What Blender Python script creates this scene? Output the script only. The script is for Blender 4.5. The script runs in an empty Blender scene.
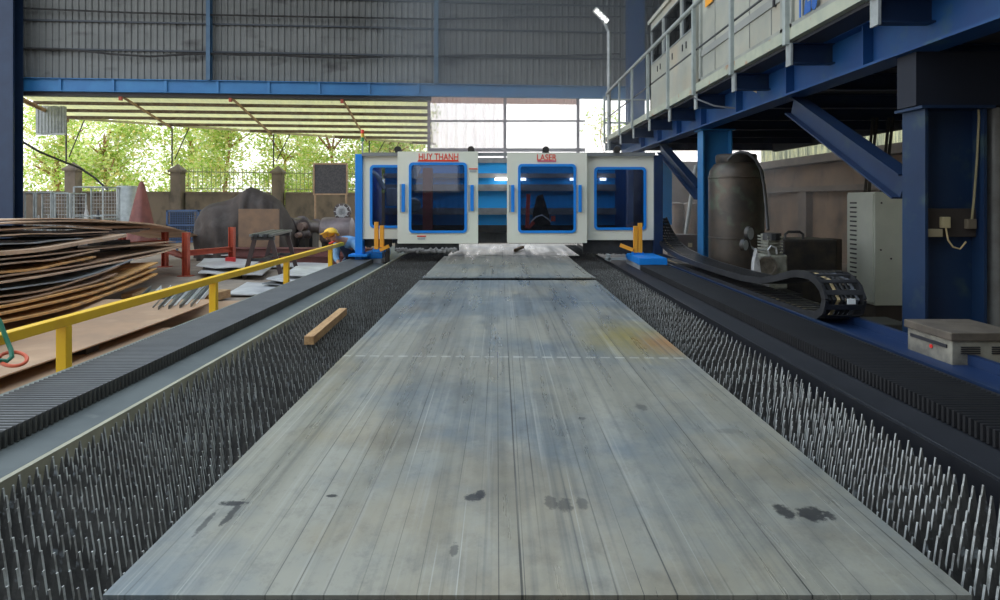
import bpy, math, random
from mathutils import Vector, Matrix, noise
R = random.Random(7)
SC = bpy.context.scene
COL = SC.collection
F = 660.0; CZ = 1.66
V = Vector
def P(px, py, Y): return V(((px-500)*Y/F, Y, CZ-(py-200)*Y/F))
def G(px, py, z=0.0):
    Y = F*(CZ-z)/(py-200.0); return V(((px-500)*Y/F, Y, z))

# ---------------------------------------------------------------- materials
MATS = {}
def mat(name, col, rough=0.6, metal=0.0, col2=None, scale=3.0, detail=6, lo=0.4, hi=0.65, bump=0.0, bscale=40,
        stretch=(1,1,1), spec=0.5, col3=None, scale3=1.0, lo3=0.5, hi3=0.7):
    if name in MATS: return MATS[name]
    m = bpy.data.materials.new(name); m.use_nodes = True
    nt = m.node_tree; N = nt.nodes; L = nt.links
    b = N['Principled BSDF']
    b.inputs['Roughness'].default_value = rough; b.inputs['Metallic'].default_value = metal
    b.inputs['Specular IOR Level'].default_value = spec
    b.inputs['Base Color'].default_value = (*col, 1)
    geo = N.new('ShaderNodeNewGeometry')
    mp = N.new('ShaderNodeMapping'); mp.inputs['Scale'].default_value = stretch
    L.new(geo.outputs['Position'], mp.inputs[0])
    last = None
    if col2:
        n = N.new('ShaderNodeTexNoise'); n.inputs['Scale'].default_value = scale; n.inputs['Detail'].default_value = detail
        n.inputs['Roughness'].default_value = 0.65
        L.new(mp.outputs[0], n.inputs['Vector'])
        mr = N.new('ShaderNodeMapRange'); mr.inputs[1].default_value = lo; mr.inputs[2].default_value = hi
        L.new(n.outputs[0], mr.inputs[0])
        mx = N.new('ShaderNodeMix'); mx.data_type = 'RGBA'
        mx.inputs[6].default_value = (*col, 1); mx.inputs[7].default_value = (*col2, 1)
        L.new(mr.outputs[0], mx.inputs[0]); last = mx.outputs[2]
    if col3:
        n = N.new('ShaderNodeTexNoise'); n.inputs['Scale'].default_value = scale3; n.inputs['Detail'].default_value = 8
        L.new(mp.outputs[0], n.inputs['Vector'])
        mr = N.new('ShaderNodeMapRange'); mr.inputs[1].default_value = lo3; mr.inputs[2].default_value = hi3
        L.new(n.outputs[0], mr.inputs[0])
        mx = N.new('ShaderNodeMix'); mx.data_type = 'RGBA'
        mx.inputs[7].default_value = (*col3, 1)
        L.new(mr.outputs[0], mx.inputs[0]); L.new(last, mx.inputs[6]); last = mx.outputs[2]
    if last: L.new(last, b.inputs['Base Color'])
    if bump:
        n = N.new('ShaderNodeTexNoise'); n.inputs['Scale'].default_value = bscale; n.inputs['Detail'].default_value = 4
        L.new(mp.outputs[0], n.inputs['Vector'])
        bp = N.new('ShaderNodeBump'); bp.inputs['Strength'].default_value = bump; bp.inputs['Distance'].default_value = 0.01
        L.new(n.outputs[0], bp.inputs['Height']); L.new(bp.outputs[0], b.inputs['Normal'])
    MATS[name] = m
    return m

def translucent_mat(name, col, trans=0.6, col2=None, scale=2.0, clear=0.0, stretch=(1,1,1), island=None):
    m = bpy.data.materials.new(name); m.use_nodes = True
    nt = m.node_tree; N = nt.nodes; L = nt.links
    N.remove(N['Principled BSDF']); out = N['Material Output']
    d = N.new('ShaderNodeBsdfDiffuse'); t = N.new('ShaderNodeBsdfTranslucent'); mx = N.new('ShaderNodeMixShader')
    mx.inputs[0].default_value = trans
    L.new(d.outputs[0], mx.inputs[1]); L.new(t.outputs[0], mx.inputs[2])
    d.inputs[0].default_value = (*col, 1); t.inputs[0].default_value = (*col, 1)
    geo = N.new('ShaderNodeNewGeometry')
    if col2:
        mp = N.new('ShaderNodeMapping'); mp.inputs['Scale'].default_value = stretch
        L.new(geo.outputs['Position'], mp.inputs[0])
        n = N.new('ShaderNodeTexNoise'); n.inputs['Scale'].default_value = scale; n.inputs['Detail'].default_value = 6
        L.new(mp.outputs[0], n.inputs['Vector'])
        mr = N.new('ShaderNodeMapRange'); mr.inputs[1].default_value = .42; mr.inputs[2].default_value = .62
        L.new(n.outputs[0], mr.inputs[0])
        c = N.new('ShaderNodeMix'); c.data_type = 'RGBA'
        c.inputs[6].default_value = (*col, 1); c.inputs[7].default_value = (*col2, 1)
        L.new(mr.outputs[0], c.inputs[0])
        L.new(c.outputs[2], d.inputs[0]); L.new(c.outputs[2], t.inputs[0])
    if island:
        r = N.new('ShaderNodeValToRGB'); r.color_ramp.interpolation = 'LINEAR'
        els = r.color_ramp.elements
        while len(els) < len(island): els.new(0.5)
        for e, (p, c) in zip(els, island): e.position = p; e.color = (*c, 1)
        L.new(geo.outputs['Random Per Island'], r.inputs[0])
        L.new(r.outputs[0], d.inputs[0]); L.new(r.outputs[0], t.inputs[0])
    last = mx
    if clear:
        tr = N.new('ShaderNodeBsdfTransparent'); m2 = N.new('ShaderNodeMixShader'); m2.inputs[0].default_value = clear
        L.new(mx.outputs[0], m2.inputs[1]); L.new(tr.outputs[0], m2.inputs[2]); last = m2
    L.new(last.outputs[0], out.inputs[0])
    return m

def glass_mat(name, tint, refl=1.45):
    m = bpy.data.materials.new(name); m.use_nodes = True
    nt = m.node_tree; N = nt.nodes; L = nt.links
    N.remove(N['Principled BSDF']); out = N['Material Output']
    t = N.new('ShaderNodeBsdfTransparent'); t.inputs[0].default_value = (*tint, 1)
    g = N.new('ShaderNodeBsdfGlossy'); g.inputs['Roughness'].default_value = 0.01
    f = N.new('ShaderNodeFresnel'); f.inputs[0].default_value = refl
    mx = N.new('ShaderNodeMixShader')
    L.new(f.outputs[0], mx.inputs[0]); L.new(t.outputs[0], mx.inputs[1]); L.new(g.outputs[0], mx.inputs[2])
    L.new(mx.outputs[0], out.inputs[0])
    return m

def plate_mat():
    """mill steel sheet: grey green scale, long thin scored lines along its length, footprints and scuffs"""
    m = bpy.data.materials.new('mill_steel_sheet'); m.use_nodes = True
    nt = m.node_tree; N = nt.nodes; L = nt.links; b = N['Principled BSDF']
    geo = N.new('ShaderNodeNewGeometry'); sep = N.new('ShaderNodeSeparateXYZ'); L.new(geo.outputs['Position'], sep.inputs[0])
    X, Y = sep.outputs[0], sep.outputs[1]
    def val(s, v):
        if hasattr(v, 'links'): L.new(v, s)
        else: s.default_value = v
    def mth(op, a, b_=None, c=None, clamp=False):
        n = N.new('ShaderNodeMath'); n.operation = op; n.use_clamp = clamp
        val(n.inputs[0], a)
        if b_ is not None: val(n.inputs[1], b_)
        if c is not None: val(n.inputs[2], c)
        return n.outputs[0]
    def noi(scale, st=(1,1,1), detail=6, rough=.6):
        mp = N.new('ShaderNodeMapping'); mp.inputs['Scale'].default_value = st; L.new(geo.outputs['Position'], mp.inputs[0])
        n = N.new('ShaderNodeTexNoise'); n.inputs['Scale'].default_value = scale; n.inputs['Detail'].default_value = detail
        n.inputs['Roughness'].default_value = rough
        L.new(mp.outputs[0], n.inputs['Vector']); return n.outputs[0]
    def rng(x, lo, hi):
        n = N.new('ShaderNodeMapRange'); n.inputs[1].default_value = lo; n.inputs[2].default_value = hi; L.new(x, n.inputs[0]); return n.outputs[0]
    def mixc(f, a, c):
        n = N.new('ShaderNodeMix'); n.data_type = 'RGBA'; val(n.inputs[0], f)
        if hasattr(a, 'links'): L.new(a, n.inputs[6])
        else: n.inputs[6].default_value = (*a, 1)
        if hasattr(c, 'links'): L.new(c, n.inputs[7])
        else: n.inputs[7].default_value = (*c, 1)
        return n.outputs[2]
    base = mixc(rng(mth('ADD', noi(1.0), mth('MULTIPLY', mth('SINE', mth('MULTIPLY', mth('SUBTRACT', Y, 2.0), 1.1)), .075)), .42, .58), (.205,.232,.240), (.345,.330,.270))
    base = mixc(mth('MULTIPLY', rng(noi(4.5, (1,.6,1), 10, .72), .48, .66), .55), base, (.40,.39,.34))
    base = mixc(mth('MULTIPLY', rng(noi(2.1, (1,.7,1), 10, .7), .52, .70), .60), base, (.105,.12,.13))
    base = mixc(mth('MULTIPLY', rng(noi(17, (1,.7,1), 10, .78), .50, .72), .40), base, (.07,.075,.08))
    base = mixc(mth('MULTIPLY', rng(noi(.9, (1,.8,1)), .56, .66), .30), base, (.36,.27,.14))
    wob = mth('MULTIPLY', noi(5, (1,1,1), 8, .7), .75)
    for (cx, cy, sx_, sy_, c_, k_, r0, r1) in ((.86,4.35,1.6,.9,(.40,.31,.06),.75,.45,1.05), (1.04,4.2,2.4,1.5,(.42,.17,.05),.65,.45,.95)):
        dx = mth('MULTIPLY', mth('SUBTRACT', X, cx), sx_); dy = mth('MULTIPLY', mth('SUBTRACT', Y, cy), sy_)
        d = mth('SQRT', mth('ADD', mth('MULTIPLY', dx, dx), mth('MULTIPLY', dy, dy)))
        base = mixc(mth('MULTIPLY', mth('SUBTRACT', 1.0, rng(mth('ADD', d, wob), r0, r1)), k_), base, c_)
    lines_d = None; lines_l = None
    rr = random.Random(3)
    xs_ = [-.86,-.775,-.70,-.62,-.55,-.48,-.40,-.335,-.27,-.20,-.125,-.06,-.01,.05,.066,.11,.14,.20,.27,.335,.40,.47,.53,.59,.66,.72,.79,.86,.93,1.0,1.05]
    for x0 in xs_:
        sl = rr.uniform(-.006, .006); w = rr.choice([.0010, .0014, .0020])
        if x0 == .05: w = .0030
        e = mth('MULTIPLY', mth('COMPARE', mth('ADD', X, mth('MULTIPLY', Y, sl)), x0+sl*3, w), rr.uniform(.5, 1.0))
        lines_d = e if lines_d is None else mth('MAXIMUM', lines_d, e)
    for i in range(20):
        x0 = rr.uniform(-.9, 1.05); sl = rr.uniform(-.010, .010)
        e = mth('COMPARE', mth('ADD', X, mth('MULTIPLY', Y, sl)), x0+sl*3, .0016)
        lines_l = e if lines_l is None else mth('MAXIMUM', lines_l, e)
    seg = rng(noi(1.0, (9,.45,1), 2), .40, .56); seg2 = rng(noi(1.3, (11,.5,1), 2), .48, .58)
    lines_d = mth('MULTIPLY', lines_d, seg)
    base = mixc(mth('MULTIPLY', mth('MULTIPLY', lines_l, seg2), .55), base, (.55,.54,.48))
    base = mixc(mth('MULTIPLY', lines_d, .85), base, (.035,.035,.035))
    base = mixc(mth('MULTIPLY', rng(noi(16, (2.2,.02,1), 3), .52, .72), .45), base, (.09,.10,.105))
    base = mixc(mth('MULTIPLY', rng(noi(22, (2.0,.03,1), 3), .58, .75), .40), base, (.48,.47,.42))
    cl = mth('COMPARE', mth('ADD', Y, mth('MULTIPLY', X, .03)), 3.83, .012)
    cl = mth('MULTIPLY', cl, mth('GREATER_THAN', mth('SINE', mth('MULTIPLY', X, 75)), -.5))
    base = mixc(mth('MULTIPLY', cl, .8), base, (.62,.61,.55))
    cl = mth('COMPARE', mth('SUBTRACT', Y, mth('MULTIPLY', X, .02)), 5.9, .012)
    base = mixc(mth('MULTIPLY', mth('MULTIPLY', cl, seg), .5), base, (.55,.54,.5))
    nz = noi(38, (1,1,1), 8, .75)
    for (cx, cy, rx, ry, k) in ((-.085,2.02,.036,.028,.9),(-.06,2.04,.02,.03,.9),(.155,1.99,.022,.05,.55),(.195,1.97,.026,.05,.6),(.245,1.98,.02,.045,.5),
                              (.83,1.93,.028,.05,.9),(.905,1.915,.045,.05,.9),(.948,1.905,.018,.035,.85),(-.805,1.98,.05,.018,.95),
                              (-.78,1.92,.012,.10,.85),(-.83,1.86,.010,.08,.7),(.62,2.9,.03,.05,.45),(-.52,2.03,.02,.012,.95),(-.12,1.72,.012,.04,.6),(.34,2.75,.02,.02,.6),(.9,2.6,.06,.03,.25)):
        ex = mth('DIVIDE', mth('SUBTRACT', X, cx), rx); ey = mth('DIVIDE', mth('SUBTRACT', Y, cy), ry)
        dd = mth('ADD', mth('MULTIPLY', ex, ex), mth('MULTIPLY', ey, ey))
        dd = mth('ADD', dd, mth('MULTIPLY', mth('SUBTRACT', nz, .5), 3.8))
        f = mth('MULTIPLY', mth('SUBTRACT', 1.0, rng(dd, .5, 1.0)), k)
        base = mixc(f, base, (.035,.035,.038))
    L.new(base, b.inputs['Base Color'])
    b.inputs['Metallic'].default_value = .35
    rg = N.new('ShaderNodeMapRange'); rg.inputs[1].default_value = .35; rg.inputs[2].default_value = .7; rg.inputs[3].default_value = .24; rg.inputs[4].default_value = .50
    L.new(noi(5, (1.6,.12,1), 6), rg.inputs[0]); L.new(rg.outputs[0], b.inputs['Roughness'])
    bp = N.new('ShaderNodeBump'); bp.inputs['Strength'].default_value = .25; bp.inputs['Distance'].default_value = .004
    L.new(noi(6), bp.inputs['Height']); L.new(bp.outputs[0], b.inputs['Normal'])
    return m

# ---------------------------------------------------------------- mesh collecting
class MB:
    def __init__(s): s.v = []; s.f = []
    def add(s, vs, fs):
        o = len(s.v); s.v += [V(p) for p in vs]; s.f += [tuple(i+o for i in f) for f in fs]; return s
    def box(s, x0, x1, y0, y1, z0, z1):
        vs = [(x0,y0,z0),(x1,y0,z0),(x1,y1,z0),(x0,y1,z0),(x0,y0,z1),(x1,y0,z1),(x1,y1,z1),(x0,y1,z1)]
        return s.add(vs, [(0,3,2,1),(4,5,6,7),(0,1,5,4),(1,2,6,5),(2,3,7,6),(3,0,4,7)])
    def axes(s, p, q, up):
        d = (q-p).normalized(); u = V(up)
        if abs(d.dot(u)) > .98: u = V((1,0,0)) if abs(d.x) < .9 else V((0,1,0))
        a = d.cross(u).normalized(); b = a.cross(d).normalized(); return d, a, b
    def bar(s, p, q, w, h=None, up=(0,0,1)):
        p, q = V(p), V(q); h = w if h is None else h
        d, a, b = s.axes(p, q, up)
        vs = [e + a*sx*w/2 + b*sz*h/2 for e in (p, q) for sx, sz in ((-1,-1),(1,-1),(1,1),(-1,1))]
        return s.add(vs, [(0,1,2,3),(7,6,5,4),(0,4,5,1),(1,5,6,2),(2,6,7,3),(3,7,4,0)])
    def cyl(s, p, q, r, r1=None, n=12, caps=True):
        p, q = V(p), V(q); r1 = r if r1 is None else r1
        d, a, b = s.axes(p, q, (0,0,1))
        vs = []
        for e, rr in ((p, r), (q, r1)):
            vs += [e + (a*math.cos(2*math.pi*i/n) + b*math.sin(2*math.pi*i/n))*rr for i in range(n)]
        fs = [(i, (i+1) % n, n+(i+1) % n, n+i) for i in range(n)]
        if caps: fs += [tuple(range(n-1, -1, -1)), tuple(range(n, 2*n))]
        return s.add(vs, fs)
    def tube(s, pts, r, n=8):
        pts = [V(p) for p in pts]; vs = []; m = len(pts); a = None
        for i, p in enumerate(pts):
            d = (pts[min(i+1, m-1)] - pts[max(i-1, 0)]).normalized()
            if a is None:
                a = d.cross(V((0,0,1)));
                if a.length < .1: a = d.cross(V((1,0,0)))
            a = (a - d*a.dot(d)).normalized(); b = d.cross(a)
            vs += [p + (a*math.cos(2*math.pi*k/n) + b*math.sin(2*math.pi*k/n))*r for k in range(n)]
        fs = [(i*n+k, i*n+(k+1) % n, (i+1)*n+(k+1) % n, (i+1)*n+k) for i in range(m-1) for k in range(n)]
        fs += [tuple(range(n-1, -1, -1)), tuple(range((m-1)*n, m*n))]
        return s.add(vs, fs)
    def prism(s, pts, vec):
        pts = [V(p) for p in pts]; n = len(pts); vec = V(vec)
        vs = pts + [p+vec for p in pts]
        return s.add(vs, [tuple(range(n)), tuple(range(2*n-1, n-1, -1))] + [(i, n+i, n+(i+1) % n, (i+1) % n) for i in range(n)])
    def rev(s, c, prof, n=24, axis='Z', M=None):
        c = V(c); vs = []
        for r, z in prof:
            for k in range(n):
                t = 2*math.pi*k/n; x, y = r*math.cos(t), r*math.sin(t)
                p = V((x, y, z)) if axis == 'Z' else (V((z, x, y)) if axis == 'X' else V((x, z, y)))
                if M: p = M @ p
                vs.append(c + p)
        m = len(prof)
        fs = [(i*n+k, i*n+(k+1) % n, (i+1)*n+(k+1) % n, (i+1)*n+k) for i in range(m-1) for k in range(n)]
        fs += [tuple(range(n-1, -1, -1)), tuple(range((m-1)*n, m*n))]
        return s.add(vs, fs)
    def ring(s, outer, inner, y0, y1):
        n = len(outer); vs = []
        for y in (y0, y1):
            vs += [(x, y, z) for x, z in outer] + [(x, y, z) for x, z in inner]
        fs = []
        for i in range(n):
            j = (i+1) % n
            fs += [(i, j, n+j, n+i), (2*n+i, 3*n+i, 3*n+j, 2*n+j), (i, 2*n+i, 2*n+j, j), (n+i, n+j, 3*n+j, 3*n+i)]
        return s.add(vs, fs)
    def grid(s, fn, nu, nv):
        vs = [fn(i/nu, j/nv) for j in range(nv+1) for i in range(nu+1)]
        return s.add(vs, [(j*(nu+1)+i, j*(nu+1)+i+1, (j+1)*(nu+1)+i+1, (j+1)*(nu+1)+i) for j in range(nv) for i in range(nu)])
    def slab(s, fn, nu, nv, th):
        """closed sheet: fn gives the top, th the thickness downwards"""
        w = nu+1; n = w*(nv+1)
        top = [V(fn(i/nu, j/nv)) for j in range(nv+1) for i in range(w)]
        vs = top + [p - V((0,0,th)) for p in top]; fs = []
        for j in range(nv):
            for i in range(nu):
                a = j*w+i; fs += [(a, a+1, a+w+1, a+w), (n+a, n+a+w, n+a+w+1, n+a+1)]
        for i in range(nu):
            a = i; fs.append((a, n+a, n+a+1, a+1)); a = nv*w+i; fs.append((a, a+1, n+a+1, n+a))
        for j in range(nv):
            a = j*w; fs.append((a, a+w, n+a+w, n+a)); a = j*w+nu; fs.append((a, n+a, n+a+w, a+w))
        return s.add(vs, fs)
    def ibeam(s, p, q, h, w, t=.015, up=(0,0,1)):
        p, q = V(p), V(q); d, a, b = s.axes(p, q, up)
        s.bar(p+b*(h/2-t/2), q+b*(h/2-t/2), w, t, up); s.bar(p-b*(h/2-t/2), q-b*(h/2-t/2), w, t, up)
        return s.bar(p, q, t, h-2*t, up)
    def corr(s, o, u, v, L, H, n, pitch=.2, depth=.035):
        """trapezoid ribbed sheet from o, length L along u, height H along v, ribs standing out along n, 6 mm thick"""
        o, u, v, n = V(o), V(u).normalized(), V(v).normalized(), V(n).normalized()
        pr = []; k = 0; x = 0.0
        while x < L:
            for a, dd in ((0, 0), (.5, 0), (.62, 1), (.88, 1)):
                xx = x + a*pitch
                if xx <= L: pr.append((xx, dd*depth))
            x += pitch
        pr.append((L, 0))
        m = len(pr); vs = []
        for off in (0, -.006):
            for hv in (0, H): vs += [o + u*a + v*hv + n*(dd+off) for a, dd in pr]
        fs = []
        for i in range(m-1):
            fs += [(i, i+1, m+i+1, m+i), (2*m+i, 3*m+i, 3*m+i+1, 2*m+i+1), (i, 2*m+i, 2*m+i+1, i+1), (m+i, m+i+1, 3*m+i+1, 3*m+i)]
        fs += [(0, m, 3*m, 2*m), (m-1, 3*m-1, 4*m-1, 2*m-1)]
        return s.add(vs, fs)
    def build(s, name, material, parent=None, smooth=False, bevel=0, origin=None, angle=None):
        me = bpy.data.meshes.new(name)
        loc = V(parent.matrix_basis.translation) if parent else (V(origin) if origin is not None else s.base())
        pp = parent.parent if parent else None
        while pp: loc = loc + V(pp.matrix_basis.translation); pp = pp.parent
        me.from_pydata([tuple(p-loc) for p in s.v], [], s.f); me.validate()
        import bmesh
        bm = bmesh.new(); bm.from_mesh(me); bmesh.ops.recalc_face_normals(bm, faces=bm.faces); bm.to_mesh(me); bm.free()
        me.materials.append(material)
        if smooth:
            me.shade_smooth()
            try: me.set_sharp_from_angle(angle=math.radians(angle or 40))
            except Exception: pass
        o = bpy.data.objects.new(name, me); COL.objects.link(o)
        if parent: o.parent = parent
        else: o.location = loc
        if bevel:
            bv = o.modifiers.new('b', 'BEVEL'); bv.width = bevel; bv.segments = 2; bv.limit_method = 'ANGLE'; bv.angle_limit = math.radians(50)
        return o
    def base(s):
        xs = [p.x for p in s.v]; ys = [p.y for p in s.v]; zs = [p.z for p in s.v]
        return V(((min(xs)+max(xs))/2, (min(ys)+max(ys))/2, min(zs)))

def thing(name, label, cat, loc=(0,0,0), group=None):
    o = bpy.data.objects.new(name, None); COL.objects.link(o); o.location = loc; o.empty_display_size = .1
    o['label'] = label; o['category'] = cat
    if group: o['group'] = group
    return o
def tag(o, label, cat, group=None, kind=None):
    o['label'] = label; o['category'] = cat
    if group: o['group'] = group
    if kind: o['kind'] = kind
    return o
def struct(o, label=None):
    o['kind'] = 'structure'
    if label: o['label'] = label
    return o
def lettering(text, material, parent, loc, size, rot=(math.pi/2, 0, 0), ext=.002, name='lettering', sx=1.0):
    c = bpy.data.curves.new(name, 'FONT'); c.body = text; c.size = size; c.extrude = ext; c.align_x = 'CENTER'; c.align_y = 'BOTTOM_BASELINE'; c.offset = .012*size
    c.materials.append(material)
    tmp = bpy.data.objects.new('tmp', c); COL.objects.link(tmp)
    me = bpy.data.meshes.new_from_object(tmp.evaluated_get(bpy.context.evaluated_depsgraph_get()))
    bpy.data.objects.remove(tmp); me.materials.clear(); me.materials.append(material)
    o = bpy.data.objects.new(name, me); COL.objects.link(o); o.parent = parent
    pl = V(parent.matrix_basis.translation)
    pp = parent.parent
    while pp: pl = pl + V(pp.matrix_basis.translation); pp = pp.parent
    o.location = V(loc)-pl; o.rotation_euler = rot; o.scale = (sx, 1, 1)
    return o
def copy_tree(o, parent=None):
    c = o.copy(); COL.objects.link(c)
    if parent: c.parent = parent
    for ch in list(o.children): copy_tree(ch, c)
    return c
def rrect(x0, x1, z0, z1, r, n=4):
    pts = []
    for cx, cz, a0 in ((x1-r, z1-r, 0), (x0+r, z1-r, 90), (x0+r, z0+r, 180), (x1-r, z0+r, 270)):
        for k in range(n+1):
            a = math.radians(a0+90*k/n); pts.append((cx+r*math.cos(a), cz+r*math.sin(a)))
    return pts

# palette
blue = mat('machine_blue', (.008,.22,.72), .42, 0, (.012,.25,.76), 2, spec=.5)
blue_dk = mat('column_blue', (.008,.022,.065), .5, 0, (.010,.030,.085), 1.5, col3=(.02,.04,.07), scale3=5, lo3=.55, hi3=.75)
blue_mid = mat('beam_blue', (.006,.052,.19), .5, 0, (.008,.07,.22), 2.5, col3=(.03,.09,.16), scale3=4, lo3=.58, hi3=.72)
cream = mat('enclosure_cream', (.76,.77,.64), .45, 0, (.80,.77,.66), 1.5)
cabin_cream = mat('cabin_cream', (.42,.42,.35), .55, 0, (.34,.35,.31), 1.6, col3=(.46,.38,.27), scale3=.7, lo3=.52, hi3=.7)
cab_grey = mat('cabinet_grey', (.80,.84,.74), .5, 0, (.72,.76,.67), 2)
yellow = mat('rail_yellow', (.95,.56,.02), .4, 0, (.85,.44,.02), 5, lo=.5, hi=.8)
orange = mat('bracket_orange', (.85,.36,.03), .45)
red_ox = mat('red_oxide', (.50,.09,.04), .55, 0, (.34,.055,.03), 4)
black = mat('black_rubber', (.022,.023,.026), .42, 0, (.045,.045,.045), 6)
dark = mat('dark_steel', (.05,.052,.058), .45, .4, (.09,.085,.08), 5)
grime = mat('oily_black', (.018,.018,.02), .5, 0, (.05,.04,.03), 6)
silver = mat('bare_aluminium', (.85,.85,.84), .35, .2, (.6,.6,.6), 9)
galv = mat('galvanised', (.42,.45,.45), .45, .3, (.30,.33,.33), 6)
white = mat('white_paint', (.78,.79,.78), .5, 0, (.6,.58,.55), 4, lo=.5, hi=.75)
rust = mat('rusty_plate', (.44,.27,.165), .7, .05, (.26,.185,.13), 1.6, col3=(.36,.20,.09), scale3=3.2, stretch=(1,1,1))
rust_tan = mat('tan_rust_plate', (.64,.43,.28), .65, .05, (.42,.29,.20), 1.3, col3=(.47,.27,.12), scale3=2.6, lo3=.55, hi3=.7)
rust_or = mat('orange_rust_edge', (.66,.34,.10), .7, 0, (.36,.20,.09), 5)
sheet_gr = mat('grey_sheet', (.33,.36,.38), .4, .4, (.24,.25,.25), 2)
sheet_pale = mat('pale_sheet', (.66,.65,.64), .4, .2, (.45,.44,.44), 2.5)
wood = mat('sawn_timber', (.55,.33,.15), .7, 0, (.36,.19,.08), 6, stretch=(6,1,6), bump=.2)
plywood = mat('brown_board', (.22,.13,.075), .7, 0, (.16,.10,.065), 4)
concrete = mat('yard_concrete', (.33,.26,.20), .8, 0, (.22,.175,.14), 1.1, col3=(.12,.10,.085), scale3=2.3, lo3=.55, hi3=.8, bump=.2)
corr_grey = mat('wall_sheeting', (.17,.18,.178), .6, .1, (.13,.14,.14), .7, col3=(.045,.045,.045), scale3=1.6, lo3=.58, hi3=.75, stretch=(.6,.6,1.4))
letter_red = mat('letter_red', (.75,.05,.02), .5)
letter_black = mat('letter_black', (.03,.03,.035), .5)
letter_blue = mat('letter_blue', (.03,.13,.45), .5)
print('helpers ok')
WORLD=1.35; EXPO=0.76
# ================================================================ camera, sky
cam = bpy.data.cameras.new('camera'); cam.sensor_width = 36; cam.lens = F*36/1000; cam.shift_y = -0.1; cam.clip_end = 300
co = bpy.data.objects.new('camera', cam); COL.objects.link(co); co.location = (0, 0, CZ); co.rotation_euler = (math.pi/2, 0, 0)
SC.camera = co
w = bpy.data.worlds.new('sky'); SC.world = w; w.use_nodes = True
nt = w.node_tree; bg = nt.nodes['Background']
tc = nt.nodes.new('ShaderNodeTexCoord'); sp = nt.nodes.new('ShaderNodeSeparateXYZ'); nt.links.new(tc.outputs['Generated'], sp.inputs[0])
cr = nt.nodes.new('ShaderNodeValToRGB'); nt.links.new(sp.outputs[2], cr.inputs[0])
cr.color_ramp.elements[0].position = 0.0; cr.color_ramp.elements[0].color = (1.0, 1.0, 1.0, 1)
cr.color_ramp.elements[1].position = 0.8; cr.color_ramp.elements[1].color = (.72, .86, 1.0, 1)
nt.links.new(cr.outputs[0], bg.inputs[0]); bg.inputs[1].default_value = WORLD
SC.view_settings.view_transform = 'Standard'; SC.view_settings.look = 'None'; SC.view_settings.gamma = 1
SC.view_settings.exposure = EXPO; SC.view_settings.use_curve_mapping = False

# ================================================================ building shell
WS = .085                                                # the back wall runs slightly away to the right
def WY(x): return 20.9 + (x+15.2)*WS
wd = V((1, WS, 0)).normalized(); wn = V((WS, -1, 0)).normalized()
def FY(x): return 24 + (x+15.7)*.39                      # the yard wall slants away more

floor = struct(MB().box(-26, 16, -14, 60, -.3, 0).build('floor', concrete, origin=(0,0,0)))
m = MB().corr((-16, WY(-16), 5.5), wd, (0,0,1), 25.1, 5.5, wn, .2, .035)
struct(m.build('wall_back', corr_grey))
m = MB()
for z in (6.45, 7.35, 8.25, 9.4):                        # girts carried across the sheeting
    m.bar(V((-16, WY(-16)-.07, z)), V((9, WY(9)-.07, z)), .06, .05)
struct(m.build('trim_1', mat('girt_dark', (.04,.05,.065), .6)))
m = MB()
a, b_ = V((-16, WY(-16)-.12, 5.3)), V((9, WY(9)-.12, 5.3))
m.ibeam(a, b_, .42, .2, .02)
x = -15.5
while x < 8.8:
    m.bar(V((x, WY(x)-.17, 5.10)), V((x, WY(x)-.17, 5.5)), .02, .09, up=(1,0,0)); x += 1.6
struct(m.build('trim_2', mat('lintel_blue', (.02,.15,.37), .5, 0, (.03,.19,.42), 1.5)))
m = MB(); m.bar(V((-15.4, WY(-15.4)+.05, 5.03)), V((-2.3, WY(-2.3)+.05, 5.03)), .25, .12)
struct(m.build('trim_3', mat('gutter_dark', (.035,.035,.04), .6)))
def stud(px, w_, label, y1=5.5, y2=10.8):
    X = (px-500)/F; Xw = X*20.9; 
    for _ in range(9): Xw = X*WY(Xw)
    Yw = WY(Xw)-.2
    t = MB().ibeam((Xw, Yw, y1), (Xw, Yw, y2), .2, w_, .02, up=(0,1,0))
    return tag(t.build('wall_stud', mat('stud_blue', (.03,.09,.17), .5, 0, (.05,.12,.2), 3)), label, 'steel stud')
stud(212, .13, 'thin blue steel stud on the dark ribbed sheeting above the covered machine')
stud(437, .13, 'thin blue steel stud on the dark ribbed sheeting straight above the red maker name')
# main building columns
t = MB(); t.ibeam((-15.35, 20.35, 0), (-15.35, 20.35, 10.8), .5, .95, .03, up=(0,1,0))
t.box(-14.89,-14.80, 20.05,20.12, 0, 10.8)
tag(t.build('steel_column', mat('shadow_blue', (.005,.020,.058), .6, 0, (.008,.028,.072), 2)), 'wide dark navy steel column at the edge of the opening beside the wire cages', 'column')
t = MB(); t.ibeam((4.48, 21.9, 0), (4.48, 21.9, 10.8), .35, .56, .03, up=(0,1,0))
t.box(4.2, 4.76, 21.68, 21.72, 0, 6.6)
tag(t.build('steel_column', blue_mid), 'blue steel column rising behind the far end of the mezzanine railing', 'column')
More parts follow.
